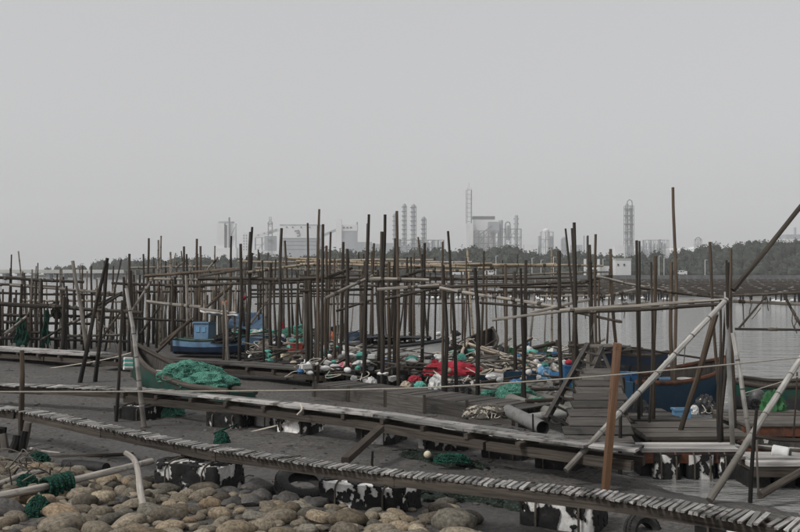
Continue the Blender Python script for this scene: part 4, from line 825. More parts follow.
# ------------------------------------------------------------------ boats
def boat(name, label, stern, bow, z0, beam, depth, rise, mats, gun_m, roll=0, pitch=0, gun_r=.04, stripe=.6, thwarts=3, inner=None, transom=.7, rocker=.35):
    """mats: (lower hull, upper stripe); stern and bow are plan points, z0 the keel height amidships"""
    s = Vector((stern[0], stern[1], 0)); b = Vector((bow[0], bow[1], 0)); L_ = (b - s).length; u = (b - s) / L_
    t = thing(name, label, 'boat', ((s.x + b.x) / 2, (s.y + b.y) / 2, z0))
    Mx = Matrix.Translation((*(s + b).to_2d() / 2, z0)) @ Matrix.Rotation(math.atan2(u.y, u.x), 4, 'Z') @ Matrix.Rotation(-pitch, 4, 'Y') @ Matrix.Rotation(roll, 4, 'X')
    N = 22
    def hb(q): return beam / 2 * ((transom + (1 - transom) * math.sin(min(1, q / .45) * math.pi / 2)) * (1 - max(0, (q - .55) / .45) ** 2.1 * .93))
    def zs(q): return depth + rise * max(0, (q - .25) / .75) ** 2.0 + .10 * depth * max(0, .25 - q) / .25
    def zk(q): return rocker * rise * max(0, (q - .6) / .4) ** 2 + .02
    def ring(q, off):
        h_, a, k = hb(q) - off, zs(q), zk(q) + off; x = -L_ / 2 + L_ * q
        pr = [(h_, a), (h_ * .97, k + (a - k) * stripe), (h_ * .86, k + (a - k) * .22), (h_ * .5, k + (a - k) * .03), (0, k)]
        return [Vector((x, y, z)) for y, z in pr] + [Vector((x, -y, z)) for y, z in pr[-2::-1]]
    def hullmesh(off, flip, m):
        mb = MB(); rs_ = [ring(i / N, off) for i in range(N + 1)]; V = [Mx @ p for r_ in rs_ for p in r_]; n_ = 9
        for i in range(N):
            for j in range(n_ - 1):
                q = (i * n_ + j, i * n_ + j + 1, (i + 1) * n_ + j + 1, (i + 1) * n_ + j); mb.m.append(1 if j in (0, 7) else 0); mb.f.append(q[::-1] if flip else q)
        mb.f.append(tuple(range(n_))); mb.m.append(0); mb.v = V; mb.g = [tuple(p) for r_ in rs_ for p in r_]; return mb
    hullmesh(0, False, 0).build('hull', [mats[0], mats[1]], t)
    im = inner or M_BOARD; hullmesh(.035, True, 0).build('hull_lining', [im, im], t)
    for sd in (1, -1):
        mb = MB(); mb.tube([Mx @ Vector((-L_ / 2 + L_ * i / N, sd * (hb(i / N) - .012), zs(i / N) + .005)) for i in range(N + 1)], gun_r, 8); mb.build('gunwale', gun_m, t)
    for k in range(thwarts):
        q = .16 + .6 * k / max(1, thwarts - 1); mb = MB(); mb.box((-L_ / 2 + L_ * q, 0, zs(q) * .72), (.22, hb(q) * 1.84, .035)); mb.xf(Mx); mb.build('thwart', M_PLANK, t, False)
    mb = MB(); mb.box((-L_ / 2, 0, zs(0) * .55), (.05, hb(0) * 1.7, zs(0) * .9)); mb.xf(Mx); mb.build('transom', mats[0], t, False)
    mb = MB(); mb.tube([Mx @ Vector((L_ / 2 - .06, 0, zk(1))), Mx @ Vector((L_ / 2 + .03, 0, zs(1) * .6)), Mx @ Vector((L_ / 2 + .05, 0, zs(1) + .08))], gun_r * 1.1, 8); mb.build('stem_post', gun_m, t)
    return t, Mx, L_
def xy(px, D): return ((px - CX) / F * D, D)
# green boat drawn up on the mud
g1, MG, LG = boat('wooden_boat', 'dark green wooden boat drawn up on the mud with a green net in it', xy(240, 19.2), xy(131, 23.0), .0, .95, .40, .62, (M_HGREEN, M_HGREEN), M_BEAM, roll=.10, pitch=.02, gun_r=.06, thwarts=3)
for k in range(5):
    mb = MB(); mb.tube([MG @ Vector((LG * .5 - .02 - k * .05, .06 + sd * .2 + k * .02, .66 - .05 * k)) for sd in (-1, -.4, .4, 1)], .045, 8); mb.build('bow_fender', M_TEAL if k % 2 else M_WHITE, g1)
def heapmesh(c, sx, sy, sz, seed, rot=0, amp=.34, fr=1.9, n=3):
    mb = MB(); mb.lump(c, (sx, sy, sz), seed, amp, fr, 52, 26, -.25, True, rot)
    return mb
def strands(mb, c, sx, sy, sz, seed, n=10, r=.009):
    q = random.Random(seed)
    for _ in range(n):
        a = q.uniform(0, 6.28); pts = []
        for k in range(9):
            a += q.uniform(-.5, .8); e = q.uniform(.35, 1.12); zz = math.sqrt(max(0, 1 - min(1, e) ** 2)) * 1.0
            pts.append(Vector(c) + Vector((math.cos(a) * sx * e, math.sin(a) * sy * e, zz * sz + .02)))
        mb.tube(smoothpts(pts, 2), r, 5)
    return mb
def heap(label, name, cat, px, pyb, wpx, hpx, m, z=0.0, D=None, asp=.7, seed=0, rot=0, cord=None, n=8):
    D = D or DB(pyb, z); c = P(px, pyb, D); sx = wpx / F * D / 2; sz = hpx / F * D; c.y += sx * asp * .8
    t = thing(name, label, cat, tuple(c)); heapmesh(c + Vector((0, 0, .18 * sz)), sx, sx * asp, sz * .85, seed, rot).build('folds', m, t)
    if n: strands(MB(), c, sx, sx * asp, sz * .95, seed + 5, n).build('strand', cord or m, t)['kind'] = 'stuff'
    return t
q = MG @ Vector((-.55, -.05, .46))
t = thing('net_heap', 'bright green fishing net heaped inside the green boat', 'fishing net', tuple(q))
heapmesh(q + MG.to_3x3() @ Vector((.45, 0, .04)), .62, .36, .34, 3, 2.3).build('folds', M_NETG, t); heapmesh(q + MG.to_3x3() @ Vector((-.55, 0, .0)), .6, .32, .24, 9, 2.3).build('folds', M_NETG, t)
strands(MB(), q, .8, .4, .36, 8, 14).build('strand', M_NETG, t)['kind'] = 'stuff'
heap('bright green net scrap hanging under the green boat', 'net_heap', 'fishing net', 168, 417, 28, 13, M_NETG, .05, seed=21)
heap('small green net knot lying on the mud between walkways', 'net_heap', 'fishing net', 221, 446, 16, 13, M_NETD, seed=22)
spar('thin green wrapped stick beside the net knot', G(214, 437) + Vector((0, 0, .06)), G(237, 430) + Vector((0, 0, .1)), .02, .014, M_NETD, 'stick', 'stick')
# blue cabin boat
b1, MBm, LB = boat('cabin_boat', 'blue boat with pale stripe and sky blue cabin behind the poles', xy(178, 31.8), xy(266, 31.2), .06, 1.3, .50, .30, (M_HBLUE, M_LBLUE), M_HGREEN, gun_r=.045, stripe=.55, roll=-.05)
def cabin(parent, M_, c, sz, m):
    mb = MB(); mb.box(c, sz, None, 0, .01); mb.xf(M_); w_ = mb.build('cabin', m, parent, False)
    parent = w_
    mb = MB(); mb.box((c[0], c[1], c[2] + sz[2] / 2 + .03), (sz[0] * 1.12, sz[1] * 1.1, .05)); mb.xf(M_); mb.build('cabin_roof', M_LBLUE, parent, False)
    for sd in (-1, 1):
        for dx in (-.22, .2):
            mb = MB(); mb.box((c[0] + dx * sz[0], c[1] + sd * sz[1] / 2, c[2] + sz[2] * .14), (sz[0] * .26, .02, sz[2] * .3)); mb.xf(M_); mb.build('cabin_window', M_CBLUE, parent, False)
cabin(b1, MBm, (-.62, 0, .78), (.5, .6, .56), M_LBLUE)
heap('dark gear heaped on the deck of the blue cabin boat', 'gear_heap', 'gear', 227, 343, 34, 9, M_NETB, .7, 30.8, seed=31)
b2 = boat('work_boat', 'dark boat with teal rim behind the blue cabin boat', xy(232, 37), xy(305, 36), .0, 1.3, .5, .35, (M_HBLUE, M_TEAL), M_TEAL, gun_r=.05)
# awning over the blue boat
def sheet_thing(label, name, cat, corners, m, sag=.12, seed=0, n=18, parent=None):
    a, b, c, e = [Vector(p) for p in corners]; V = []
    for j in range(n + 1):
        for i in range(n + 1):
            u_, v_ = i / n, j / n; p = a.lerp(b, u_).lerp(e.lerp(c, u_), v_); p.z += -sag * math.sin(math.pi * u_) * math.sin(math.pi * v_) + .06 * noise.noise(Vector((u_ * 5 + seed, v_ * 5, 0)))
            V.append(p)
    mb = MB(); mb.add(V, [(j * (n + 1) + i, j * (n + 1) + i + 1, (j + 1) * (n + 1) + i + 1, (j + 1) * (n + 1) + i) for j in range(n) for i in range(n)])
    o = mb.build(name, m, parent); sm = o.modifiers.new('thickness', 'SOLIDIFY'); sm.thickness = .012
    return tag(o, label, cat) if label else o
sheet_thing('faded pale awning sheet sagging above the blue cabin boat', 'awning', 'awning', (P(200, 311, 31), P(238, 316, 30.5), P(236, 312, 33), P(200, 308, 33.5)), M_WHITE, .12, 1)
sheet_thing('blue tarpaulin awning slung between poles behind the blue boat', 'awning', 'awning', (P(225, 328, 33), P(266, 329, 33), P(262, 312, 34.5), P(234, 313, 34.5)), paint('faded blue tarpaulin', (.07, .13, .21), (.12, .14, .17), .4, .8), .2, 2)
def hung(label, px, y0, y1, wpx, D, m, seed):
    n, k = 14, 18; V = []
    for i in range(k + 1):
        for j in range(n + 1):
            f = i / k; u_ = j / n - .5; wd = wpx * (.55 + .75 * f + .3 * noise.noise(Vector((f * 3, seed, 0)))); p = P(px + u_ * wd + 2 * noise.noise(Vector((f * 2.5, 0, seed))), y0 + (y1 - y0) * f * (1 + .3 * noise.noise(Vector((u_ * 4, seed, 2)))), D)
            p.y += .16 * noise.noise(Vector((u_ * 7, f * 3, seed))) - .1 * f; V.append(p)
    mb = MB(); mb.add(V, [(i * (n + 1) + j, i * (n + 1) + j + 1, (i + 1) * (n + 1) + j + 1, (i + 1) * (n + 1) + j) for i in range(k) for j in range(n)])
    o = mb.build('hanging_net', m); sm = o.modifiers.new('thickness', 'SOLIDIFY'); sm.thickness = .03; return tag(o, label, 'fishing net')
hung('dark green net draped over low posts at far left', 22, 318, 345, 13, 33, M_NETD, 4); hung('narrow green net strip hung on a post beside the draped net', 47, 310, 345, 6, 33, M_NETD, 6); hung('dark net slung over a rail of the left rack', 57, 302, 318, 10, 33.5, M_NETK, 7)
def buoy(label, px, py, rpx, D, m, asp=1.0, group=None, yaw=0):
    c = P(px, py, D); r = rpx / F * D; t = thing('float_buoy', label, 'buoy', (c.x, c.y, c.z - r), group)
    mb = MB(); mb.lump((0, 0, 0), (r * asp, r, r), int(px), .05, 1.2, 14, 9, -2); mb.xf(Matrix.Translation(c) @ Matrix.Rotation(yaw, 4, 'Z')); mb.build('ball', m, t)
    mb = MB(); mb.tube([c + Vector((math.cos(a) * r * .25, 0, r * 1.05 + math.sin(a) * r * .25)) for a in [i * .7 for i in range(10)]], r * .09, 5); mb.build('eyelet', M_DROPE, t)
    return t
buoy('orange red buoy hung between poles above the blue boat, left', 225, 303, 2.6, 31, M_ORBU); buoy('crimson buoy hung between poles above the blue boat, right', 243.5, 298, 2.6, 31, M_RED)
buoy('pinkish buff round buoy on the dark walkway', 272.7, 357.5, 3.2, 28.6, M_BUFF); buoy('white round buoy beside the blue boat stern', 250.5, 357, 2.6, 28.8, M_WHITE)
def crate(label, px, pyb, wpx, hpx, m, D, z=None, yaw=.2, dep=None, name='crate', solid=False):
    wd = wpx / F * D * .86; h_ = hpx / F * D; dp = dep or wd * .7; c = P(px, pyb, D); c.y += dp / 2
    Mx = Matrix.Translation(c) @ Matrix.Rotation(yaw, 4, 'Z'); t = thing(name, label, 'crate', tuple(c))
    for nm, cc, sz in (('side', (0, -dp / 2, h_ / 2), (wd, .02, h_)), ('side', (0, dp / 2, h_ / 2), (wd, .02, h_)), ('end', (-wd / 2, 0, h_ / 2), (.02, dp - .022, h_)), ('end', (wd / 2, 0, h_ / 2), (.02, dp - .022, h_)), ('bottom', (0, 0, .012), (wd - .03, dp - .03, .02))):
        mb = MB()
        if solid or nm == 'bottom': mb.box(cc, sz)
        else:
            for k in range(4): mb.box((cc[0], cc[1], h_ * (.12 + .25 * k)), (sz[0], sz[1], h_ * .17))
            L2 = sz[0] if nm == 'side' else sz[1]
            for k in range(5):
                o = -L2 / 2 + .012 + (L2 - .024) * k / 4; mb.box((cc[0] + (o if nm == 'side' else 0), cc[1] + (0 if nm == 'side' else o), h_ / 2), (.03, .03, h_ * .985))
        mb.xf(Mx); mb.build(nm, m, t, False)
    mb = MB()
    for sy in (-1, 1): mb.box((0, sy * dp / 2, h_), (wd + .05, .045, .035))
    for sx in (-1, 1): mb.box((sx * wd / 2, 0, h_ + .002), (.045, dp - .046, .035))
    mb.xf(Mx); mb.build('rim', m, t, False); return t
crate('red plastic crate among the left clutter behind the dark walkway', 295, 356, 15, 12, M_CRATE, 29)
crate('blue box standing on the gear behind the grey sack', 540, 362, 15, 8, M_BLUE, 26.5, yaw=-.2, solid=True); crate('small blue tub low among the gear by the dark poles', 529, 383, 13, 11, M_BLUE, 22.5)
crate('tall blue perforated basket with a red cap right of the gear', 571, 388, 14, 22, M_BLUE, 20.5, yaw=.1)
buoy('small red cap float on the blue basket', 569, 362.5, 3, 20.7, M_RED, 1.4)
crate('blue barrel crate behind the brown timber post, left', 624, 392, 13, 19, M_BLUE, 19, solid=True); crate('blue barrel crate behind the brown timber post, right', 636, 391, 10, 18, M_BLUE, 19.3, solid=True)
crate('pale blue box standing on the plank dock', 683, 424, 18, 14, M_CBLUE, 16.4, yaw=.02, solid=True)
# rafts and moored boats in the middle
def raft(label, px0, D0, px1, D1, n, r, m, z=.18, spread=.34, seed=0):
    a, b = Vector((*xy(px0, D0), z)), Vector((*xy(px1, D1), z)); d_ = (b - a).normalized(); pr = Vector((-d_.y, d_.x, 0)); pr = pr if pr.y > 0 else -pr
    q = random.Random(seed); t = thing('pipe_raft', label, 'raft', tuple((a + b) / 2))
    for k in range(n):
        s1, s2 = q.uniform(-.5, .3), q.uniform(-.4, .4); o = pr * (k * spread); pts = [a + o + d_ * s1, a + o + d_ * (s1 + .3), (a + b) / 2 + o, b + o + d_ * (s2 - .3), b + o + d_ * s2]
        mb = MB(); mb.tube(pts, r, 14, cap=True); pp = mb.build('pipe', m, t)
        for e in (0, -1):
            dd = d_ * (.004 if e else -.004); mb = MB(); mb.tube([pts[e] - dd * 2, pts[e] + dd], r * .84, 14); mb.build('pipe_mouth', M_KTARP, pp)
        for w_ in (.25, .55, .8):
            c = a.lerp(b, w_ + q.uniform(-.06, .06)) + o; mb = MB(); mb.tube([c - d_ * .05, c + d_ * .05], r * 1.05, 14, cap=False); mb.build('lashing', M_DROPE, t)
    for w_ in (.15, .5, .85):
        mb = MB(); c = a.lerp(b, w_) + Vector((0, 0, r + .03)); stick(mb, c - pr * .2, c + pr * ((n - 1) * spread + .2), .04, .035); mb.build('crossbar', M_BROWN, t)
    return t
raft('white plastic pipe raft with a green net on it', 473, 22.2, 549, 17.8, 5, .13, M_PVC, .16, seed=2)
raft('white plastic pipe raft behind the green net raft', 455, 26, 585, 20.6, 5, .12, M_PVC, .15, seed=4)
raft('grey pipe raft under the left clutter', 290, 28.5, 360, 25.5, 6, .12, M_PVC, .16, seed=6)
raft('grey pipe raft moored behind the centre poles', 395, 26.5, 470, 23.2, 7, .12, M_PVC, .15, seed=7)
raft('pipe raft loaded with gear at the back of the clutter', 300, 34, 400, 31, 7, .13, M_PVC, .05, .4, seed=9)
boat('white_boat', 'dirty white flat boat behind the centre poles', xy(352, 28.5), xy(446, 27.0), .05, 1.5, .62, .22, (M_WHITE, M_WHITE), M_KTARP, gun_r=.05, stripe=.5)
sheet_thing('thin dark canopy sheet above the white flat boat', 'canopy', 'canopy', (P(362, 337, 27.5), P(432, 338, 26.8), P(430, 335.5, 28.4), P(364, 335, 29)), M_KTARP, .06, 4)
for i, (x, D) in enumerate(((364, 27.6), (430, 26.9), (428, 28.3), (367, 28.8))):
    mb = MB(); a = P(x, 336.5, D); mb.tube([(a.x, a.y, .1), a], .03, 6); tag(mb.build('canopy_pole', M_DARK), 'thin dark pole holding the canopy over the white boat, ' + ('front left', 'front right', 'rear right', 'rear left')[i], 'pole')
boat('skiff', 'pale grey skiff with raised dark bow right of the white boat', xy(438, 24.6), xy(492, 30.5), .05, 1.3, .45, .5, (M_WHITE, M_GREYW), M_BEAM, gun_r=.045)
boat('skiff', 'skiff with blue and white side behind the pipe rafts', xy(520, 22.4), xy(468, 26.5), .02, 1.2, .42, .38, (M_RBLUE, M_WHITE), M_BUFF, gun_r=.04)
boat('skiff', 'dark skiff lying behind the bamboo bundles', xy(498, 29), xy(556, 27), .02, 1.2, .45, .35, (M_KTARP, M_BOARD), M_BEAM, gun_r=.045)
boat('work_boat', 'dark work boat with rigging behind the plank ramp', xy(655, 26), xy(572, 25), .0, 1.6, .62, .3, (M_KTARP, M_HBLUE), M_BEAM, gun_r=.05)
boat('skiff', 'low dark skiff among the far left clutter', xy(300, 38), xy(345, 37), .0, 1.3, .5, .3, (M_HBLUE, M_BOARD), M_KTARP)
for i, (x0, y0, D0, x1, y1, D1) in enumerate(((482, 347, 25, 560, 372, 22.5), (484, 352, 24.6, 545, 366, 24), (520, 358, 24, 566, 388, 21.5), (498, 349, 27, 572, 364, 24), (530, 352, 25, 590, 378, 21), (505, 366, 24, 558, 392, 21.4), (415, 362, 26, 447, 352, 27.4), (476, 362, 23.4, 511, 380, 22.4))):
    spar('bamboo oar pole lying across the moored boats, %s of the bundle' % ('longest', 'upper left', 'lowest', 'topmost', 'rightmost', 'middle', 'leftmost', 'shortest')[i], P(x0, y0, D0), P(x1, y1, D1), .035, .03, (M_GBAM, M_BROWN, M_PALE)[i % 3], 'bamboo_pole', 'bamboo pole', True)
H = heap
H('long crimson tarpaulin bundle lying on the centre boats', 'tarpaulin_bundle', 'tarpaulin', 453, 375, 56, 12, M_RED, D=23.0, asp=.25, seed=41, n=0)
H('rounded crimson sack at the left end of the tarpaulin', 'sack', 'sack', 436, 376, 13, 15, M_RED, D=23.4, seed=42, n=0)
H('sea green bundle on top of the crimson tarpaulin', 'bundle', 'bundle', 462, 361, 9, 7, M_TEAL, D=24.2, seed=43, n=0)
H('green net heaped on the front pipe raft', 'net_heap', 'fishing net', 516, 400, 38, 14, M_NETG, D=19.8, asp=.6, seed=44)
H('bright green net end trailing over the front pipe raft', 'net_heap', 'fishing net', 541, 409, 26, 10, M_NETG, D=18.6, seed=45)
H('flat green net patch left of the raft net heap', 'net_heap', 'fishing net', 494, 397, 26, 7, M_NETG, D=20.4, seed=46)
H('white sacks piled behind the leaning dark poles', 'sack', 'sack', 437, 389, 16, 13, M_WHITE, D=22.6, seed=47, n=0)
H('small red cloth bundle beside the white sacks', 'bundle', 'bundle', 415, 382, 13, 6, M_RED, D=22.8, seed=48, n=0)
H('small teal cloth bundle below the red bundle', 'bundle', 'bundle', 420, 388, 12, 6, M_TEAL, D=22.4, seed=49, n=0)
H('buff sack left of the red bundle', 'sack', 'sack', 406, 389, 11, 7, M_BUFF, D=22.5, seed=50, n=0)
H('white foam lump at the foot of the thick centre poles', 'foam_lump', 'foam', 371, 388, 12, 10, M_WHITE, D=22.4, seed=51, n=0)
H('dark net pile behind the thick centre poles', 'net_heap', 'fishing net', 357, 384, 46, 14, M_NETB, D=23.8, seed=52, n=16, cord=M_ROPE)
H('dark net pile left of the white foam lump', 'net_heap', 'fishing net', 330, 380, 36, 12, M_NETB, D=24.6, seed=53, n=14, cord=M_ROPE)
H('black net heap right of the thick poles', 'net_heap', 'fishing net', 390, 388, 22, 14, M_NETB, D=24.2, seed=54, n=10)
H('pink striped cloth spread among dark nets', 'cloth', 'cloth', 338, 371, 32, 8, M_PINK, D=25.6, seed=55, n=0)
H('dark gear pile in front of the white boat', 'gear_heap', 'gear', 400, 377, 50, 12, M_KTARP, D=26, asp=.4, seed=56, n=8, cord=M_ROPE)
H('dark gear pile right of the white sacks', 'gear_heap', 'gear', 455, 388, 30, 9, M_KTARP, D=22.8, asp=.4, seed=57, n=10, cord=M_ROPE)
H('white sailcloth folded on the skiff by the red tarpaulin', 'cloth', 'cloth', 466, 388, 32, 10, M_WHITE, D=23, asp=.4, seed=58, n=0)
H('grey sack slumped between the bamboo poles', 'sack', 'sack', 545, 380, 17, 13, M_CBLUE, D=22.6, seed=59, n=0)
H('green bag on the back of the clutter', 'bag', 'bag', 548.5, 357, 11, 14, M_GTARP, D=27, seed=60, n=0)
H('blue net heap behind the front pipe raft', 'net_heap', 'fishing net', 555, 396, 34, 8, M_HBLUE, D=20.8, asp=.5, seed=61, cord=M_ROPE)
H('white foam heap behind the blue net', 'foam_lump', 'foam', 560, 398, 18, 7, M_WHITE, D=20.2, seed=62, n=0)
H('dark purple gear heap behind the dark poles', 'gear_heap', 'gear', 505, 362, 20, 14, M_KTARP, D=26, seed=63)
H('small green bag beside the purple gear', 'bag', 'bag', 512, 356, 8, 8, M_GTARP, D=26, seed=64, n=0)
H('grey gear heap with ropes left of the purple gear', 'gear_heap', 'gear', 494, 378, 24, 12, M_BOARD, D=24, seed=65, cord=M_ROPE)
H('green net heap behind the red crate', 'net_heap', 'fishing net', 292, 341, 34, 12, M_NETG, D=32, asp=.6, seed=66)
H('teal cloth heap right of the green net heap', 'cloth', 'cloth', 303, 345, 16, 8, M_TEAL, D=31.4, seed=67, n=0)
H('dark blue bundle left of the red crate', 'bundle', 'bundle', 277, 346, 16, 9, M_HBLUE, D=30.4, seed=68, n=0)
H('red bag among the left clutter', 'bag', 'bag', 281.5, 332, 6, 9, M_RED, D=33, seed=69, n=0)
H('grey canvas heap left of the red crate', 'canvas_heap', 'canvas', 266, 358, 28, 16, M_GREYW, D=30, seed=70, n=6)
H('white canvas heap at the left of the clutter', 'canvas_heap', 'canvas', 258, 343, 18, 12, M_WHITE, D=32, seed=71, n=0)
H('pale gear heap in front of the red crate', 'gear_heap', 'gear', 300, 363, 40, 8, M_GREYW, D=28.6, asp=.5, seed=72, cord=M_KTARP)
H('yellow buff cloth on the pale gear heap', 'cloth', 'cloth', 285, 358, 10, 5, M_CREAM, D=28.2, seed=73, n=0)
H('dark gear heap on the dark walkway by the blue boat', 'gear_heap', 'gear', 258, 363, 22, 8, M_NETB, D=28.6, seed=74)
H('dark gear heap behind the thick centre poles at the waterline', 'gear_heap', 'gear', 350, 346, 56, 12, M_HBLUE, D=33, asp=.4, seed=75, cord=M_ROPE)
H('white foam heap at the back left of the white boat', 'foam_lump', 'foam', 356, 358, 22, 12, M_WHITE, D=29.6, seed=76, n=0)
H('orange cloth bundle behind the centre poles', 'bundle', 'bundle', 331, 340, 8, 8, M_ORBU, D=33, seed=77, n=0)
for i, (px, py, wp_, hp_, m_, D, lab) in enumerate(((262, 340, 22, 10, M_TEAL, 32.5, 'sea green tarpaulin heap right of the blue cabin boat'), (312, 352, 22, 11, M_WHITE, 30.5, 'white tarpaulin heap right of the red crate'), (322, 345, 18, 9, M_HBLUE, 32, 'navy net heap behind the white tarpaulin'), (350, 366, 24, 10, M_BOARD, 27, 'grey canvas heap between the thick centre poles'), (384, 368, 20, 10, M_CBLUE, 26.5, 'pale blue tarpaulin in front of the white boat'), (408, 364, 18, 9, M_WHITE, 27, 'white net bag in front of the white boat'), (426, 370, 20, 12, M_NETB, 25, 'black net heap left of the crimson sack'), (478, 372, 18, 10, M_WHITE, 24.6, 'white float bag right of the crimson tarpaulin'), (512, 372, 20, 11, M_BUFF, 25, 'buff net heap among the bamboo poles'), (528, 366, 16, 10, M_NETB, 25.5, 'black net heap among the bamboo poles'), (560, 372, 18, 12, M_WHITE, 24, 'white tarpaulin bundle left of the blue basket'), (582, 392, 20, 12, M_TEAL, 20.4, 'sea green net bundle right of the blue basket'), (498, 388, 26, 8, M_BLUE, 22.6, 'blue net heap left of the green raft net'))):
    H(lab, 'gear_heap', 'gear', px, py, wp_, hp_, m_, D=D, asp=.6, seed=140 + i, n=6, cord=(M_ROPE, m_)[i % 2])
H('tangled rope heap beside the grey pipe', 'rope_heap', 'rope', 486, 419, 44, 13, M_GREYW, D=16.6, asp=.5, seed=78, n=34, cord=M_ROPE)
H('green rope knot on the rope heap', 'net_heap', 'fishing net', 480, 410, 8, 6, M_NETD, D=17.2, seed=79, n=4)
q = random.Random(77)
ORD = ('first', 'second', 'third', 'fourth', 'fifth', 'sixth', 'seventh', 'eighth', 'ninth', 'tenth', 'eleventh', 'twelfth', 'thirteenth', 'fourteenth', 'fifteenth', 'sixteenth', 'seventeenth', 'eighteenth'); zone = {}
for px in sorted(q.uniform(285, 590) for k in range(44)):
    D = q.uniform(22.6, 29) if px < 470 else q.uniform(20, 26); z = .3 + q.uniform(0, .28)
    zn = 'near the red crate' if px < 330 else 'behind the thick centre poles' if px < 400 else 'around the crimson tarpaulin' if px < 480 else 'around the green raft net' if px < 545 else 'beside the blue basket'; zone[zn] = zone.get(zn, 0) + 1
    m = q.choice((M_WHITE, M_FOAM, M_CREAM, M_WHITE, M_BUFF, M_PVC)); py = HY + (CH - z) * F / D
    buoy('%s from left of the small pale foam floats %s' % (ORD[zone[zn] - 1], zn), px, py, q.uniform(2.0, 3.8), D, m, q.uniform(1, 1.9), 'small foam floats among the boats', q.uniform(0, 3))
# small loose gear covering the rafts: too much and too small to count
q2 = random.Random(314)
for nm, m_, lab, cnt in (('foam_scraps', M_WHITE, 'countless white foam scraps littering the moored rafts', 130), ('rope_scraps', M_ROPE, 'loose pale rope ends littering the moored rafts', 150), ('dark_gear', M_KTARP, 'countless dark gear scraps littering the moored rafts', 130), ('wood_scraps', M_GREYW, 'loose grey sticks and boards littering the moored rafts', 150), ('teal_scraps', M_TEAL, 'scattered sea green net scraps on the moored rafts', 70), ('blue_scraps', M_BLUE, 'scattered blue plastic scraps on the moored rafts', 55), ('brown_sticks', M_BROWN, 'scattered brown sticks on the moored rafts', 100)):
    mb = MB()
    for k in range(cnt):
        px = q2.uniform(250, 600); D = q2.uniform(27.5, 34) if px < 300 else q2.uniform(22.8, 33) if px < 470 else q2.uniform(19.6, 29); z = .22 + q2.random() ** 2 * .5
        if px > 462 and D < 23.5 and q2.random() < .75: continue
        c = Vector((*xy(px, D), z)); l = q2.uniform(.05, .16)
        if nm in ('wood_scraps', 'brown_sticks'):
            a = q2.uniform(-1.2, 1.2); dd = Vector((math.cos(a), math.sin(a) * .8, q2.uniform(-.15, .45))) * q2.uniform(.3, 1.1); mb.beam(c - dd, c + dd, q2.uniform(.03, .12), .03) if k % 2 else mb.tube([c - dd, c + dd], q2.uniform(.015, .035), 6)
        elif nm == 'rope_scraps': mb.tube(smoothpts([c + Vector((q2.uniform(-.4, .4), q2.uniform(-.4, .4), q2.uniform(-.05, .25))) for _ in range(6)], 2), .012, 5)
        elif k % 3 == 0: mb.box(c, (l * 1.6, l, l * .8), Matrix.Rotation(q2.uniform(0, 3), 3, 'Z') @ Matrix.Rotation(q2.uniform(-.4, .4), 3, 'X'), 0, .02)
        else: mb.lump(c, (l * q2.uniform(.7, 1.4), l * .8, l * q2.uniform(.4, .9)), k, .35, 1.8, 12, 8, -2, k % 2 == 0)
    stuff(tag(mb.build(nm, m_, None, True, (0, 25, .2)), lab, 'gear'))
# mast sticks and rigging on the far work boat
for i, (x0, y0, x1, y1) in enumerate(((585, 346, 640, 348), (600, 345, 606, 362), (640, 349, 700, 358), (632, 350, 630, 372), (590, 352, 613, 372))):
    spar('thin rigging spar on the work boat, ' + ('level one', 'short upright', 'long one to the right', 'upright near the dark post', 'slanting one')[i], P(x0, y0, 24.8), P(x1, y1, 24.8), .03, .025, M_DARK if i != 4 else M_GREYW, 'spar', 'spar')
sheet_thing('dark canopy on the work boat behind the brown timber', 'canopy', 'canopy', (P(600, 348, 24.4), P(632, 348, 24.4), P(630, 345, 25.6), P(601, 345, 25.6)), M_KTARP, .05, 8)
# weathered barge boards behind the second walkway
a, b = G(285, 395, .12), G(492, 424, .12)
t = thing('plank_barge', 'long low barge with dark grey plank side behind the second walkway', 'barge', tuple((a + b) / 2 * 1.0)); d_ = (b - a).normalized(); pr = Vector((-d_.y, d_.x, 0)).normalized(); pr = pr if pr.y > 0 else -pr
L_ = (b - a).length; dk = 0
for k in range(5):
    for row in range(1):
        x0, x1 = L_ * k / 5, L_ * (k + 1) / 5 - .012; mb = MB(); h0 = .34 + .03 * math.sin(k)
        mb.beam(a + d_ * x0 + pr * .8 + Vector((0, 0, .0 + row * (h0 + .008) + .02)), a + d_ * x1 + pr * .8 + Vector((0, 0, .0 + row * (h0 + .008) + .02 - .02)), .05, h0, 0, .006); mb.build('side_board', M_BOARD, t, False)
for k in range(22):
    mb = MB(); c = a + d_ * (L_ * (k + .5) / 22) + Vector((0, 0, .42 - .006 * (k % 3) - .26)); mb.beam(c + pr * .84, c + pr * 1.9, L_ / 22 - .015, .03, 0, .004); mb.build('deck_board', M_BOARD, t, False)
for k in range(6):
    mb = MB(); c = a + d_ * (L_ * (.02 + .96 * k / 5)) + pr * .77; mb.beam(c + Vector((0, 0, -.12)), c + Vector((0, 0, .24)), .06, .05); mb.build('rib', M_BEAM, t, False)
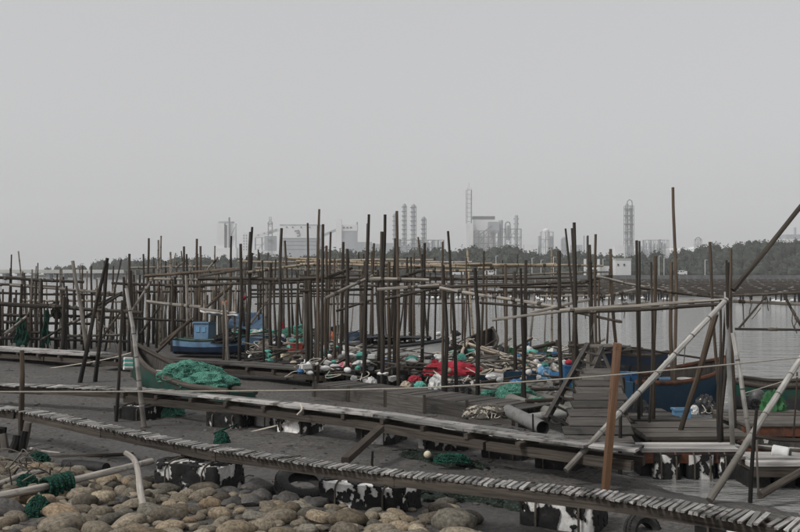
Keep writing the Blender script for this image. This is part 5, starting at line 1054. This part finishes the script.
# fat grey pipe
def pipe(label, a, b, r, m, name='pipe'):
    a, b = Vector(a), Vector(b); d_ = (b - a).normalized(); t = thing(name, label, 'pipe', tuple((a + b) / 2 - Vector((0, 0, r)))); mb = MB(); n_ = 20
    prof = [(a, r), (a + d_ * .03, r * 1.03), (a + d_ * .1, r), (a.lerp(b, .5), r), (b, r), (b - d_ * .002, r * .86), (a + d_ * .3, r * .84), (a + d_ * .004, r * .86), (a, r * .9)]
    mb.tube([p for p, _ in prof[:5]], [q_ for _, q_ in prof[:5]], n_, cap=False); mb.build('pipe_wall', m, t)
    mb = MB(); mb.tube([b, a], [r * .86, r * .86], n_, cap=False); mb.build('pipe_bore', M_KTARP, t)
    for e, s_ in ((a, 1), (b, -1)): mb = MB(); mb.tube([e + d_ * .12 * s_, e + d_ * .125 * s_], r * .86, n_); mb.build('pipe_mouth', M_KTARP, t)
    return t
pipe('fat dark grey pipe lying on the rope heap', P(508, 411, 16.8), P(543, 428, 15.4), .115, paint('grey pipe', (.17, .17, .165), (.08, .075, .07), .4, .7))
pipe('grey pipe lying flat behind the fat pipe', P(520, 419, 16.9), P(566, 413, 16.9), .075, paint('grey pipe flat', (.26, .26, .25), (.1, .09, .08), .4, .7))
# ramp and stair by the brown timber
t = thing('plank_ramp', 'wide ramp of dark grey planks climbing behind the brown timber post', 'ramp', tuple(G(600, 447, .45)))
prow = [(444, .46), (436, .52), (427, .6), (418, .68), (409, .76), (401, .84), (394, .92), (387.5, 1.0), (381, 1.07), (375, 1.14), (369, 1.2)]
for i, ((ya, za), (yb_, zb)) in enumerate(zip(prow, prow[1:])):
    xl, xr = 562 + i * 2.3 + q.uniform(-2, 2), 634 - i * 2.0 + q.uniform(-6, 4); p0, p1 = G(xl, (ya + yb_) / 2, (za + zb) / 2), G(xr, (ya + yb_) / 2, (za + zb) / 2); da = DB(ya, za); db = DB(yb_, zb)
    sl_ = math.atan2(zb - za, db - da); wd = math.hypot(db - da, zb - za) * q.uniform(.84, .94); mb = MB()
    mb.box((p0 + p1) / 2, ((p1 - p0).length, wd, .035), Matrix.Rotation(sl_, 3, 'X'), 0, .008); mb.build('plank', M_BOARD, t, False)
for x in (572, 600, 630):
    mb = MB(); mb.beam(G(x, 444, .36), P(x - (x - 600) * .35, 371, DB(369, 1.2)) + Vector((0, 0, -.08)), .07, .1); mb.build('stringer', M_BEAM, t, False)
for x in (580, 622):
    mb = MB(); p = P(x, 371, DB(369, 1.2)); mb.beam((p.x, p.y, -.5), (p.x, p.y, p.z - .1), .09, .09); mb.build('trestle_leg', M_BEAM, t, False)
t = thing('boat_stair', 'steep dark stair with slanting side rails left of the plank ramp', 'stair', tuple(G(560, 440, .4)))
for x0, y0, x1, y1 in ((546, 420, 588, 345), (566, 430, 602, 348)):
    mb = MB(); mb.beam(P(x0, y0, 15.0), P(x1, y1, 16.6), .07, .10); mb.build('side_rail', M_BOARD, t, False)
for k in range(8):
    f = .06 + k * .12; a, b = P(546, 420, 15.0).lerp(P(588, 345, 16.6), f), P(566, 430, 15).lerp(P(602, 348, 16.6), f); mb = MB(); mb.beam(a, b, .2, .03, 0, .006); mb.build('tread', M_BOARD, t, False)
mb = MB(); mb.beam(P(588, 345, 16.6) + Vector((0, 0, -.02)), P(612, 345, 16.6), .06, .05); mb.build('top_bar', M_GREYW, t, False)
for x0, x1 in ((588, 588), (600, 612)):
    mb = MB(); mb.beam(P(x0, 346, 16.7), P(x1, 375, 16.7), .05, .05); mb.build('prop', M_GREYW, t, False)
for k in range(7):
    mb = MB(); mb.beam(P(587 + k * 4, 366, 16.9), P(587 + k * 4, 388, 16.9), .075, .02, 0, .004); mb.build('panel_board', M_BOARD, t, False)
heap('black tarpaulin covering gear right of the plank ramp', 'tarpaulin_heap', 'tarpaulin', 640, 428, 30, 26, M_KTARP, D=16.8, seed=81, n=3)
# ------------------------------------------------------------------ right hand docks
def dock(label, x0, x1, y0, y1, z, nb, m, side=None, along=True, th=.05):
    """deck between pixel columns x0..x1 (on its front edge) and rows y0 (back) .. y1 (front)"""
    Df, Db = DB(y1, z), DB(y0, z); X0, X1 = xy(x0, Df)[0], xy(x1, Df)[0]; t = thing('dock', label, 'dock', ((X0 + X1) / 2, Df, WZ))
    for k in range(nb):
        w_ = (Db - Df) / nb; mb = MB(); mb.box(((X0 + X1) / 2 + q.uniform(-.06, .06), Df + w_ * (k + .5), z - th / 2 + q.uniform(-.016, .016)), (X1 - X0 + q.uniform(-.16, .16), w_ - q.uniform(.012, .04), th), Matrix.Rotation(q.uniform(-.006, .006), 3, 'Z'), 0, .008); mb.build('plank', m, t, False)
    mb = MB(); mb.box(((X0 + X1) / 2, Df + .06, z - th - .085), (X1 - X0 - .06, .07, .15), None, 0, .005); mb.build('edge_beam', side or M_BEAM, t, False)
    for k in range(4):
        mb = MB(); mb.beam((X0 + .1 + (X1 - X0 - .2) * k / 3, Df + .12, z - th - .06), (X0 + .1 + (X1 - X0 - .2) * k / 3, Db - .05, z - th - .06), .08, .1); mb.build('bearer', M_BEAM, t, False)
    for k in range(3):
        mb = MB(); mb.box((X0 + (X1 - X0) * (k + .5) / 3, (Df + Db) / 2 + .12, (WZ - .1 + z - th - .13) / 2), ((X1 - X0) / 3.6, (Db - Df) * .7, z - th - .13 - WZ + .1), None, 0, .02); mb.build('float_block', M_WRAP, t, False)
    return t
dock('front dock with white top board and rusty red edge', 641, 748, 442, 449, .28, 3, M_PLANK, M_RUST)
dock('plank dock carrying the pale blue box', 650, 752, 418, 436, .3, 5, M_GREYW)
dock('narrow plank dock left of the pale blue box', 632, 690, 408, 420, .32, 4, M_BOARD)
dock('grey plank dock at the right edge', 752, 830, 452, 462, .25, 4, M_PLANK)
dock('pale deck raft below the green tarpaulin', 742, 835, 409, 424, .3, 5, M_GREYW, M_RUST)
boat('wooden_boat', 'deep blue boat with brown gunwale moored at the right docks', xy(618, 18.2), xy(722, 20.4), -.05, 1.25, .72, .28, (M_RBLUE, M_RBLUE), M_RUST, gun_r=.045)
crate('sky blue fish box lying in the deep blue boat', 700, 383, 30, 8, M_LBLUE, 20.6, solid=True, yaw=.05); crate('low blue box in the deep blue boat stern', 668, 385, 16, 6, M_LBLUE, 19.8, solid=True, yaw=.05)
boat('skiff', 'rust stained dark skiff at the right edge below the green tarpaulin', xy(744, 14.4), xy(850, 13.6), -.16, 1.0, .40, .10, (M_RUST, M_RUST), M_BEAM, gun_r=.035)
boat('skiff', 'dark low boat behind the green tarpaulin', xy(735, 19.6), xy(850, 18.6), -.05, 1.2, .6, .2, (M_KTARP, M_HGREEN), M_BEAM, gun_r=.045)
heap('leaf green tarpaulin bundled over an engine at right', 'tarpaulin_bundle', 'tarpaulin', 776, 417, 24, 24, M_GTARP, D=17.2, asp=.8, seed=91, n=0)
heap('black and white gear heap beside the grey post', 'gear_heap', 'gear', 707, 414, 22, 17, M_KTARP, D=17.6, seed=92, cord=M_ROPE, n=12)
heap('dark gear heap left of the green tarpaulin', 'gear_heap', 'gear', 756, 418, 20, 16, M_NETB, D=17.4, seed=93)
heap('small white sack on the plank dock', 'sack', 'sack', 695, 414, 9, 8, M_WHITE, D=17.4, seed=94, n=0)
heap('white foam lump on the right skiff', 'foam_lump', 'foam', 767, 443, 8, 6, M_WHITE, D=14.6, seed=95, n=0)
t = thing('outboard_motor', 'dark outboard motor tilted behind the grey post', 'outboard motor', tuple(P(757, 410, 18))); c = P(757, 398, 18)
mb = MB(); mb.lump(c, (.17, .13, .17), 3, .08, 1.2, 16, 10, -2); mb.build('cowling', M_METAL, t); mb = MB(); mb.beam(c + Vector((0, 0, -.1)), c + Vector((.28, .1, -.42)), .09, .12); mb.build('shaft', M_METAL, t); mb = MB(); mb.tube([c, c + Vector((-.3, 0, .06))], .02, 6); mb.build('tiller', M_METAL, t)
t = thing('foam_roll', 'white foam roll with dark end on the right skiff', 'float', tuple(P(780, 455, 13.4))); a, b = P(772, 450.5, 13.3), P(789, 453.5, 13.2)
mb = MB(); mb.tube([a, a + (b - a) * .06, a.lerp(b, .5), b - (b - a) * .06, b], [.07, .085, .085, .085, .07], 16); mb.build('roll', M_WHITE, t); mb = MB(); mb.tube([b, b + (b - a).normalized() * .03], .06, 12); mb.build('end_cap', M_KTARP, t)
for i, (x0, x1) in enumerate(((655, 682), (688, 716), (720, 745))):
    float_block('torn black foam float in the water under the rusty dock, ' + ('left one', 'middle one', 'right one')[i], x0, x1, 455, 472, .5, -.05, 60 + i, .1, 13.6, FW, z0=WZ - .12)
# ------------------------------------------------------------------ near mud: tyres, nets, driftwood
def tyre(label, c, Ro, Ri, wd, rot, D=None):
    t = thing('tyre', label, 'tyre', tuple(c)); Mx = Matrix.Translation(c) @ rot
    mb = MB(); prof = [(Ri, -wd * .32), (Ri + .03, -wd * .42), (Ri + (Ro - Ri) * .5, -wd * .52), (Ro - .03, -wd * .46), (Ro, -wd * .34), (Ro + .004, 0), (Ro, wd * .34), (Ro - .03, wd * .46), (Ri + (Ro - Ri) * .5, wd * .52), (Ri + .03, wd * .42), (Ri, wd * .32), (Ri + .05, wd * .2), (Ro - .05, 0), (Ri + .05, -wd * .2)]
    n = 40; K = len(prof); V = [Mx @ Vector((r * math.cos(2 * math.pi * j / n), r * math.sin(2 * math.pi * j / n), h)) for r, h in prof for j in range(n)]
    mb.add(V, [(i * n + j, i * n + (j + 1) % n, ((i + 1) % K) * n + (j + 1) % n, ((i + 1) % K) * n + j) for i in range(K) for j in range(n)]); mb.build('carcass', M_RUB, t)
    mb = MB()
    for j in range(44):
        a = 2 * math.pi * j / 44; Rz = Matrix.Rotation(a, 3, 'Z')
        for s in (-1, 1): mb.box(Rz @ Vector((Ro + .006, 0, s * wd * .2)), (.018, .05, wd * .26), Rz @ Matrix.Rotation(s * .4, 3, 'X'))
    mb.xf(Mx); stuff(mb.build('tread', M_RUB, t, False)); return t
tyre('big black tyre lying under the near walkway on the stones', Vector((P(303, 485, 11.75).x, 11.75, .18)), .34, .19, .2, Matrix.Rotation(.32, 4, 'X') @ Matrix.Rotation(.15, 4, 'Y'))
tyre('half buried black tyre at the bottom right of the mud', Vector((P(644, 534, 10.2).x, 10.25, -.02)), .22, .12, .14, Matrix.Rotation(1.25, 4, 'X') @ Matrix.Rotation(.5, 4, 'Y'))
def netroll(label, pts, r, m, seed):
    pts = smoothpts([Vector(p) for p in pts], 2); mb = MB(); K = len(pts); n = 22; V = []
    for i, p in enumerate(pts):
        f = i / (K - 1); d_ = (pts[min(i + 1, K - 1)] - pts[max(i - 1, 0)]).normalized(); sx = Vector((-d_.y, d_.x, 0)).normalized(); rr_ = r * (math.sin(math.pi * min(1, max(.04, f))) ** .5)
        for j in range(n):
            a = 2 * math.pi * j / n; k_ = 1 + .5 * (.4 - 2 * abs(noise.noise(Vector((math.cos(a) * 1.6 + seed, math.sin(a) * 1.6, f * 9)))))
            V.append(p + sx * math.cos(a) * rr_ * 1.5 * k_ + Vector((0, 0, max(-.2, math.sin(a)) * rr_ * .8 * k_)))
    mb.add(V, [(i * n + j, i * n + (j + 1) % n, (i + 1) * n + (j + 1) % n, (i + 1) * n + j) for i in range(K - 1) for j in range(n)])
    t = thing('net_roll', label, 'fishing net', tuple(pts[K // 2])); mb.build('folds', m, t)
    m2 = MB(); qq = random.Random(seed)
    for _ in range(12):
        i0 = qq.randrange(0, K - 8); m2.tube([pts[i0 + k * 2 if i0 + k * 2 < K else K - 1] + Vector((qq.uniform(-1, 1) * r * 1.3, qq.uniform(-1, 1) * r, r * qq.uniform(.5, .95))) for k in range(4)], .008, 5)
    stuff(m2.build('strand', m, t)); return t
netroll('muddy green net rolled out on the mud between the walkways', [G(402, 455), G(420, 459), G(445, 464), G(470, 467), G(487, 471)], .14, M_NETK, 2)
heap('brighter green net laid on the muddy net roll', 'net_heap', 'fishing net', 452, 463, 36, 8, M_NETD, .12, seed=111, asp=.4)
buoy('cream foam ball on the muddy net roll', 427.5, 454.5, 3.8, 13.9, M_CREAM)
netroll('long muddy net heaped under the near walkway', [G(412, 492), G(440, 496), G(470, 499), G(505, 507), G(535, 516)], .2, M_NETK, 5)
netroll('dark net spread beside the half bare float', [G(418, 497), G(438, 502), G(466, 507)], .15, M_NETK, 8)
# driftwood and net on the stones at left
def log(label, pts, r0, r1, m, name='log', cat='log', n=12):
    pts = smoothpts([Vector(p) for p in pts], 2); K = len(pts); mb = MB(); mb.tube(pts, [r0 + (r1 - r0) * i / (K - 1) for i in range(K)], n, wob=.06); return tag(mb.build(name, m), label, cat)
M_LOG = mat('bleached driftwood', (.19, .17, .15), (.46, .43, .39), (26, 26, 2.6), bump=.8, vary=.1, stain=(.06, .05, .042), stain_amt=.36, stain_scale=7)
log('long bleached pole lying across the stones at left', [P(-30, 502, 10.3), P(40, 488, 10.9), P(100, 474, 11.6), P(152, 461, 12.3)], .046, .040, M_LOG)
log('shorter bleached branch behind the green net at far left', [P(-30, 491, 11.4), P(0, 484, 11.7), P(22, 475, 12.1), P(44, 471, 12.4)], .042, .03, M_LOG)
log('forked bleached branch standing among the stones', [P(143.5, 508, 10.5), P(140, 490, 10.7), P(139, 474, 11.0), P(135, 459, 11.2), P(125, 452.5, 11.25)], .044, .030, M_LOG, 'branch', 'branch')
log('thin brown driftwood beam behind the long bleached pole', [P(42, 458, 14.2), P(90, 456, 14.2), P(133, 454, 14)], .03, .025, M_BROWN, 'branch', 'branch')
log('short pale stick on the mud behind the green net', [P(31, 449, 14.8), P(45, 452, 14.6), P(60, 453.5, 14.5)], .03, .02, M_LOG, 'branch', 'branch')
log('black pipe end lying behind the long bleached pole', [P(63, 466, 13.2), P(85, 466, 13.2), P(106, 469, 13.0)], .085, .085, M_WRAP, 'pipe', 'pipe')
t = thing('net_wrap', 'deep green net wrapped round the long bleached pole', 'fishing net', tuple(P(58, 500, 10.95)))
ax = (P(100, 474, 11.6) - P(40, 488, 10.9)).normalized(); c0 = P(58, 484, 11.08); e1 = ax.cross(Vector((0, 0, 1))).normalized(); e2 = e1.cross(ax)
for k in range(17):
    rr_ = q.uniform(.065, .12); ct = c0 + ax * ((k - 8) * .021); dr = q.uniform(.0, .09); tl = q.uniform(-.25, .25)
    pts = [ct + ax * (tl * rr_ * math.cos(a)) + e1 * (math.cos(a) * rr_) + e2 * (math.sin(a) * rr_ - (dr if math.sin(a) < 0 else 0) * abs(math.sin(a)) - dr * .25) for a in [i_ * math.pi / 8 for i_ in range(17)]]
    mb = MB(); mb.tube(pts, q.uniform(.016, .03), 7, wob=.12); mb.build('net_loop', M_NETD, t)
heap('deep green net hanging below the long bleached pole', 'net_heap', 'fishing net', 36, 517, 24, 19, M_NETD, D=10.2, asp=.6, seed=122, n=10)
heap('deep green net scrap among the twigs at far left', 'net_heap', 'fishing net', 24, 488, 22, 12, M_NETD, D=11.6, seed=123, n=10)
heap('deep green net scrap beside the old stump', 'net_heap', 'fishing net', 34, 466, 26, 12, M_NETD, D=13.3, seed=124, n=10)
t = thing('twig_tangle', 'tangle of pale dead twigs over the green net at left', 'twigs', tuple(G(40, 480)))
for k in range(26):
    a = P(q.uniform(4, 62), q.uniform(462, 494), q.uniform(11.3, 12.6)); b = a + Vector((q.uniform(-.4, .4), q.uniform(-.3, .3), q.uniform(.02, .3))); c = b + Vector((q.uniform(-.3, .3), q.uniform(-.2, .2), q.uniform(-.2, .1)))
    mb = MB(); mb.tube(smoothpts([a, b, c], 2), q.uniform(.006, .012), 5); mb.build('twig', M_GREYW if k % 3 else M_DROPE, t)
t = thing('old_stump', 'old split pile stump under the left end of the near walkway', 'stump', tuple(G(8, 456)))
for k in range(7):
    x = -6 + k * 4.2; p = G(x + q.uniform(-1, 1), 455 + q.uniform(-3, 3)); mb = MB(); stick(mb, p + Vector((0, 0, -.2)), Vector((p.x + q.uniform(-.1, .1), p.y + .1, q.uniform(.3, .5))), .07, .06, .03); mb.build('split_pile', M_GREYW if k % 3 == 0 else M_DARK, t)
# ropes
def rope(label, pts, r, m=M_ROPE, it=3):
    mb = MB(); mb.tube(smoothpts([Vector(p) for p in pts], it), r, 6); return tag(mb.build('rope', m), label, 'rope')
rope('long taut pale rope stretched across the whole shore', [P(-160, 391, 12.4), P(0, 392, 12.2), P(200, 391.3, 12), P(350, 390, 11.9), P(450, 387, 11.8), P(600, 376.5, 11.7), P(735, 364, 12), P(800, 357.5, 12.4), P(960, 342, 13)], .0095)
freepole('mooring post of the long rope beyond the left edge', 'post', -160, 372, -160, 470, 12.4, 7, 'd', lean=0, name='post'); freepole('mooring post of the long rope beyond the right edge', 'post', 960, 325, 960, 470, 13, 7, 'd', lean=0, name='post')
rope('thin grey rope from the right edge down to the docks', [P(745, 393, 15), P(775, 384, 14.8), P(830, 366, 14.4)], .007)
rope('white rope running from a black float to the mud', [G(236, 436), G(262, 432) + Vector((0, 0, .05)), P(296, 421, 16.2), P(309, 412, 16.4)], .013)
rope('white cord from the green boat bow over the mud', [P(140, 350, 23), P(110, 359, 24.5), G(60, 367), G(20, 372)], .012); rope('thin white cord looped on the mud at left', [G(56, 363), G(62, 370), G(80, 374), G(98, 382), G(112, 384)], .012)
rope('white rope ends tied on the second walkway', [P(300, 404, 16), P(303, 409, 15.8), P(297, 415, 15.8)], .014); rope('pale lashing rope on the near walkway by the brown timber', [P(566, 498, 9.9), P(585, 500, 9.75), P(606, 503, 9.65), P(609, 498, 9.7)], .014)
rope('thin cord from the muddy net roll towards the mud', [G(402, 455), G(385, 450), G(372, 449), G(350, 452)], .008, M_DROPE); rope('loop of cord hanging from the rail at right', [P(752, 318, 13.7), P(757, 312, 13.7), P(762, 304, 13.7)], .006)
# ------------------------------------------------------------------ haze
mb = MB(); mb.box((0, 1085, 83), (3400, 2390, 175)); hz = mb.build('haze', [], None, False); stuff(tag(hz, 'pale grey sea haze over the whole shore', 'haze'))
hm = bpy.data.materials.new('haze'); hm.use_nodes = True; hn = hm.node_tree; hn.nodes.clear()
pv = hn.nodes.new('ShaderNodeVolumePrincipled'); pv.inputs['Color'].default_value = (.93, .945, .96, 1); pv.inputs['Density'].default_value = .00026; pv.inputs['Anisotropy'].default_value = .0
ho = hn.nodes.new('ShaderNodeOutputMaterial'); hn.links.new(pv.outputs[0], ho.inputs['Volume']); hz.data.materials.append(hm)
for o in list(sc.objects):
    if '_o' in o: del o['_o']
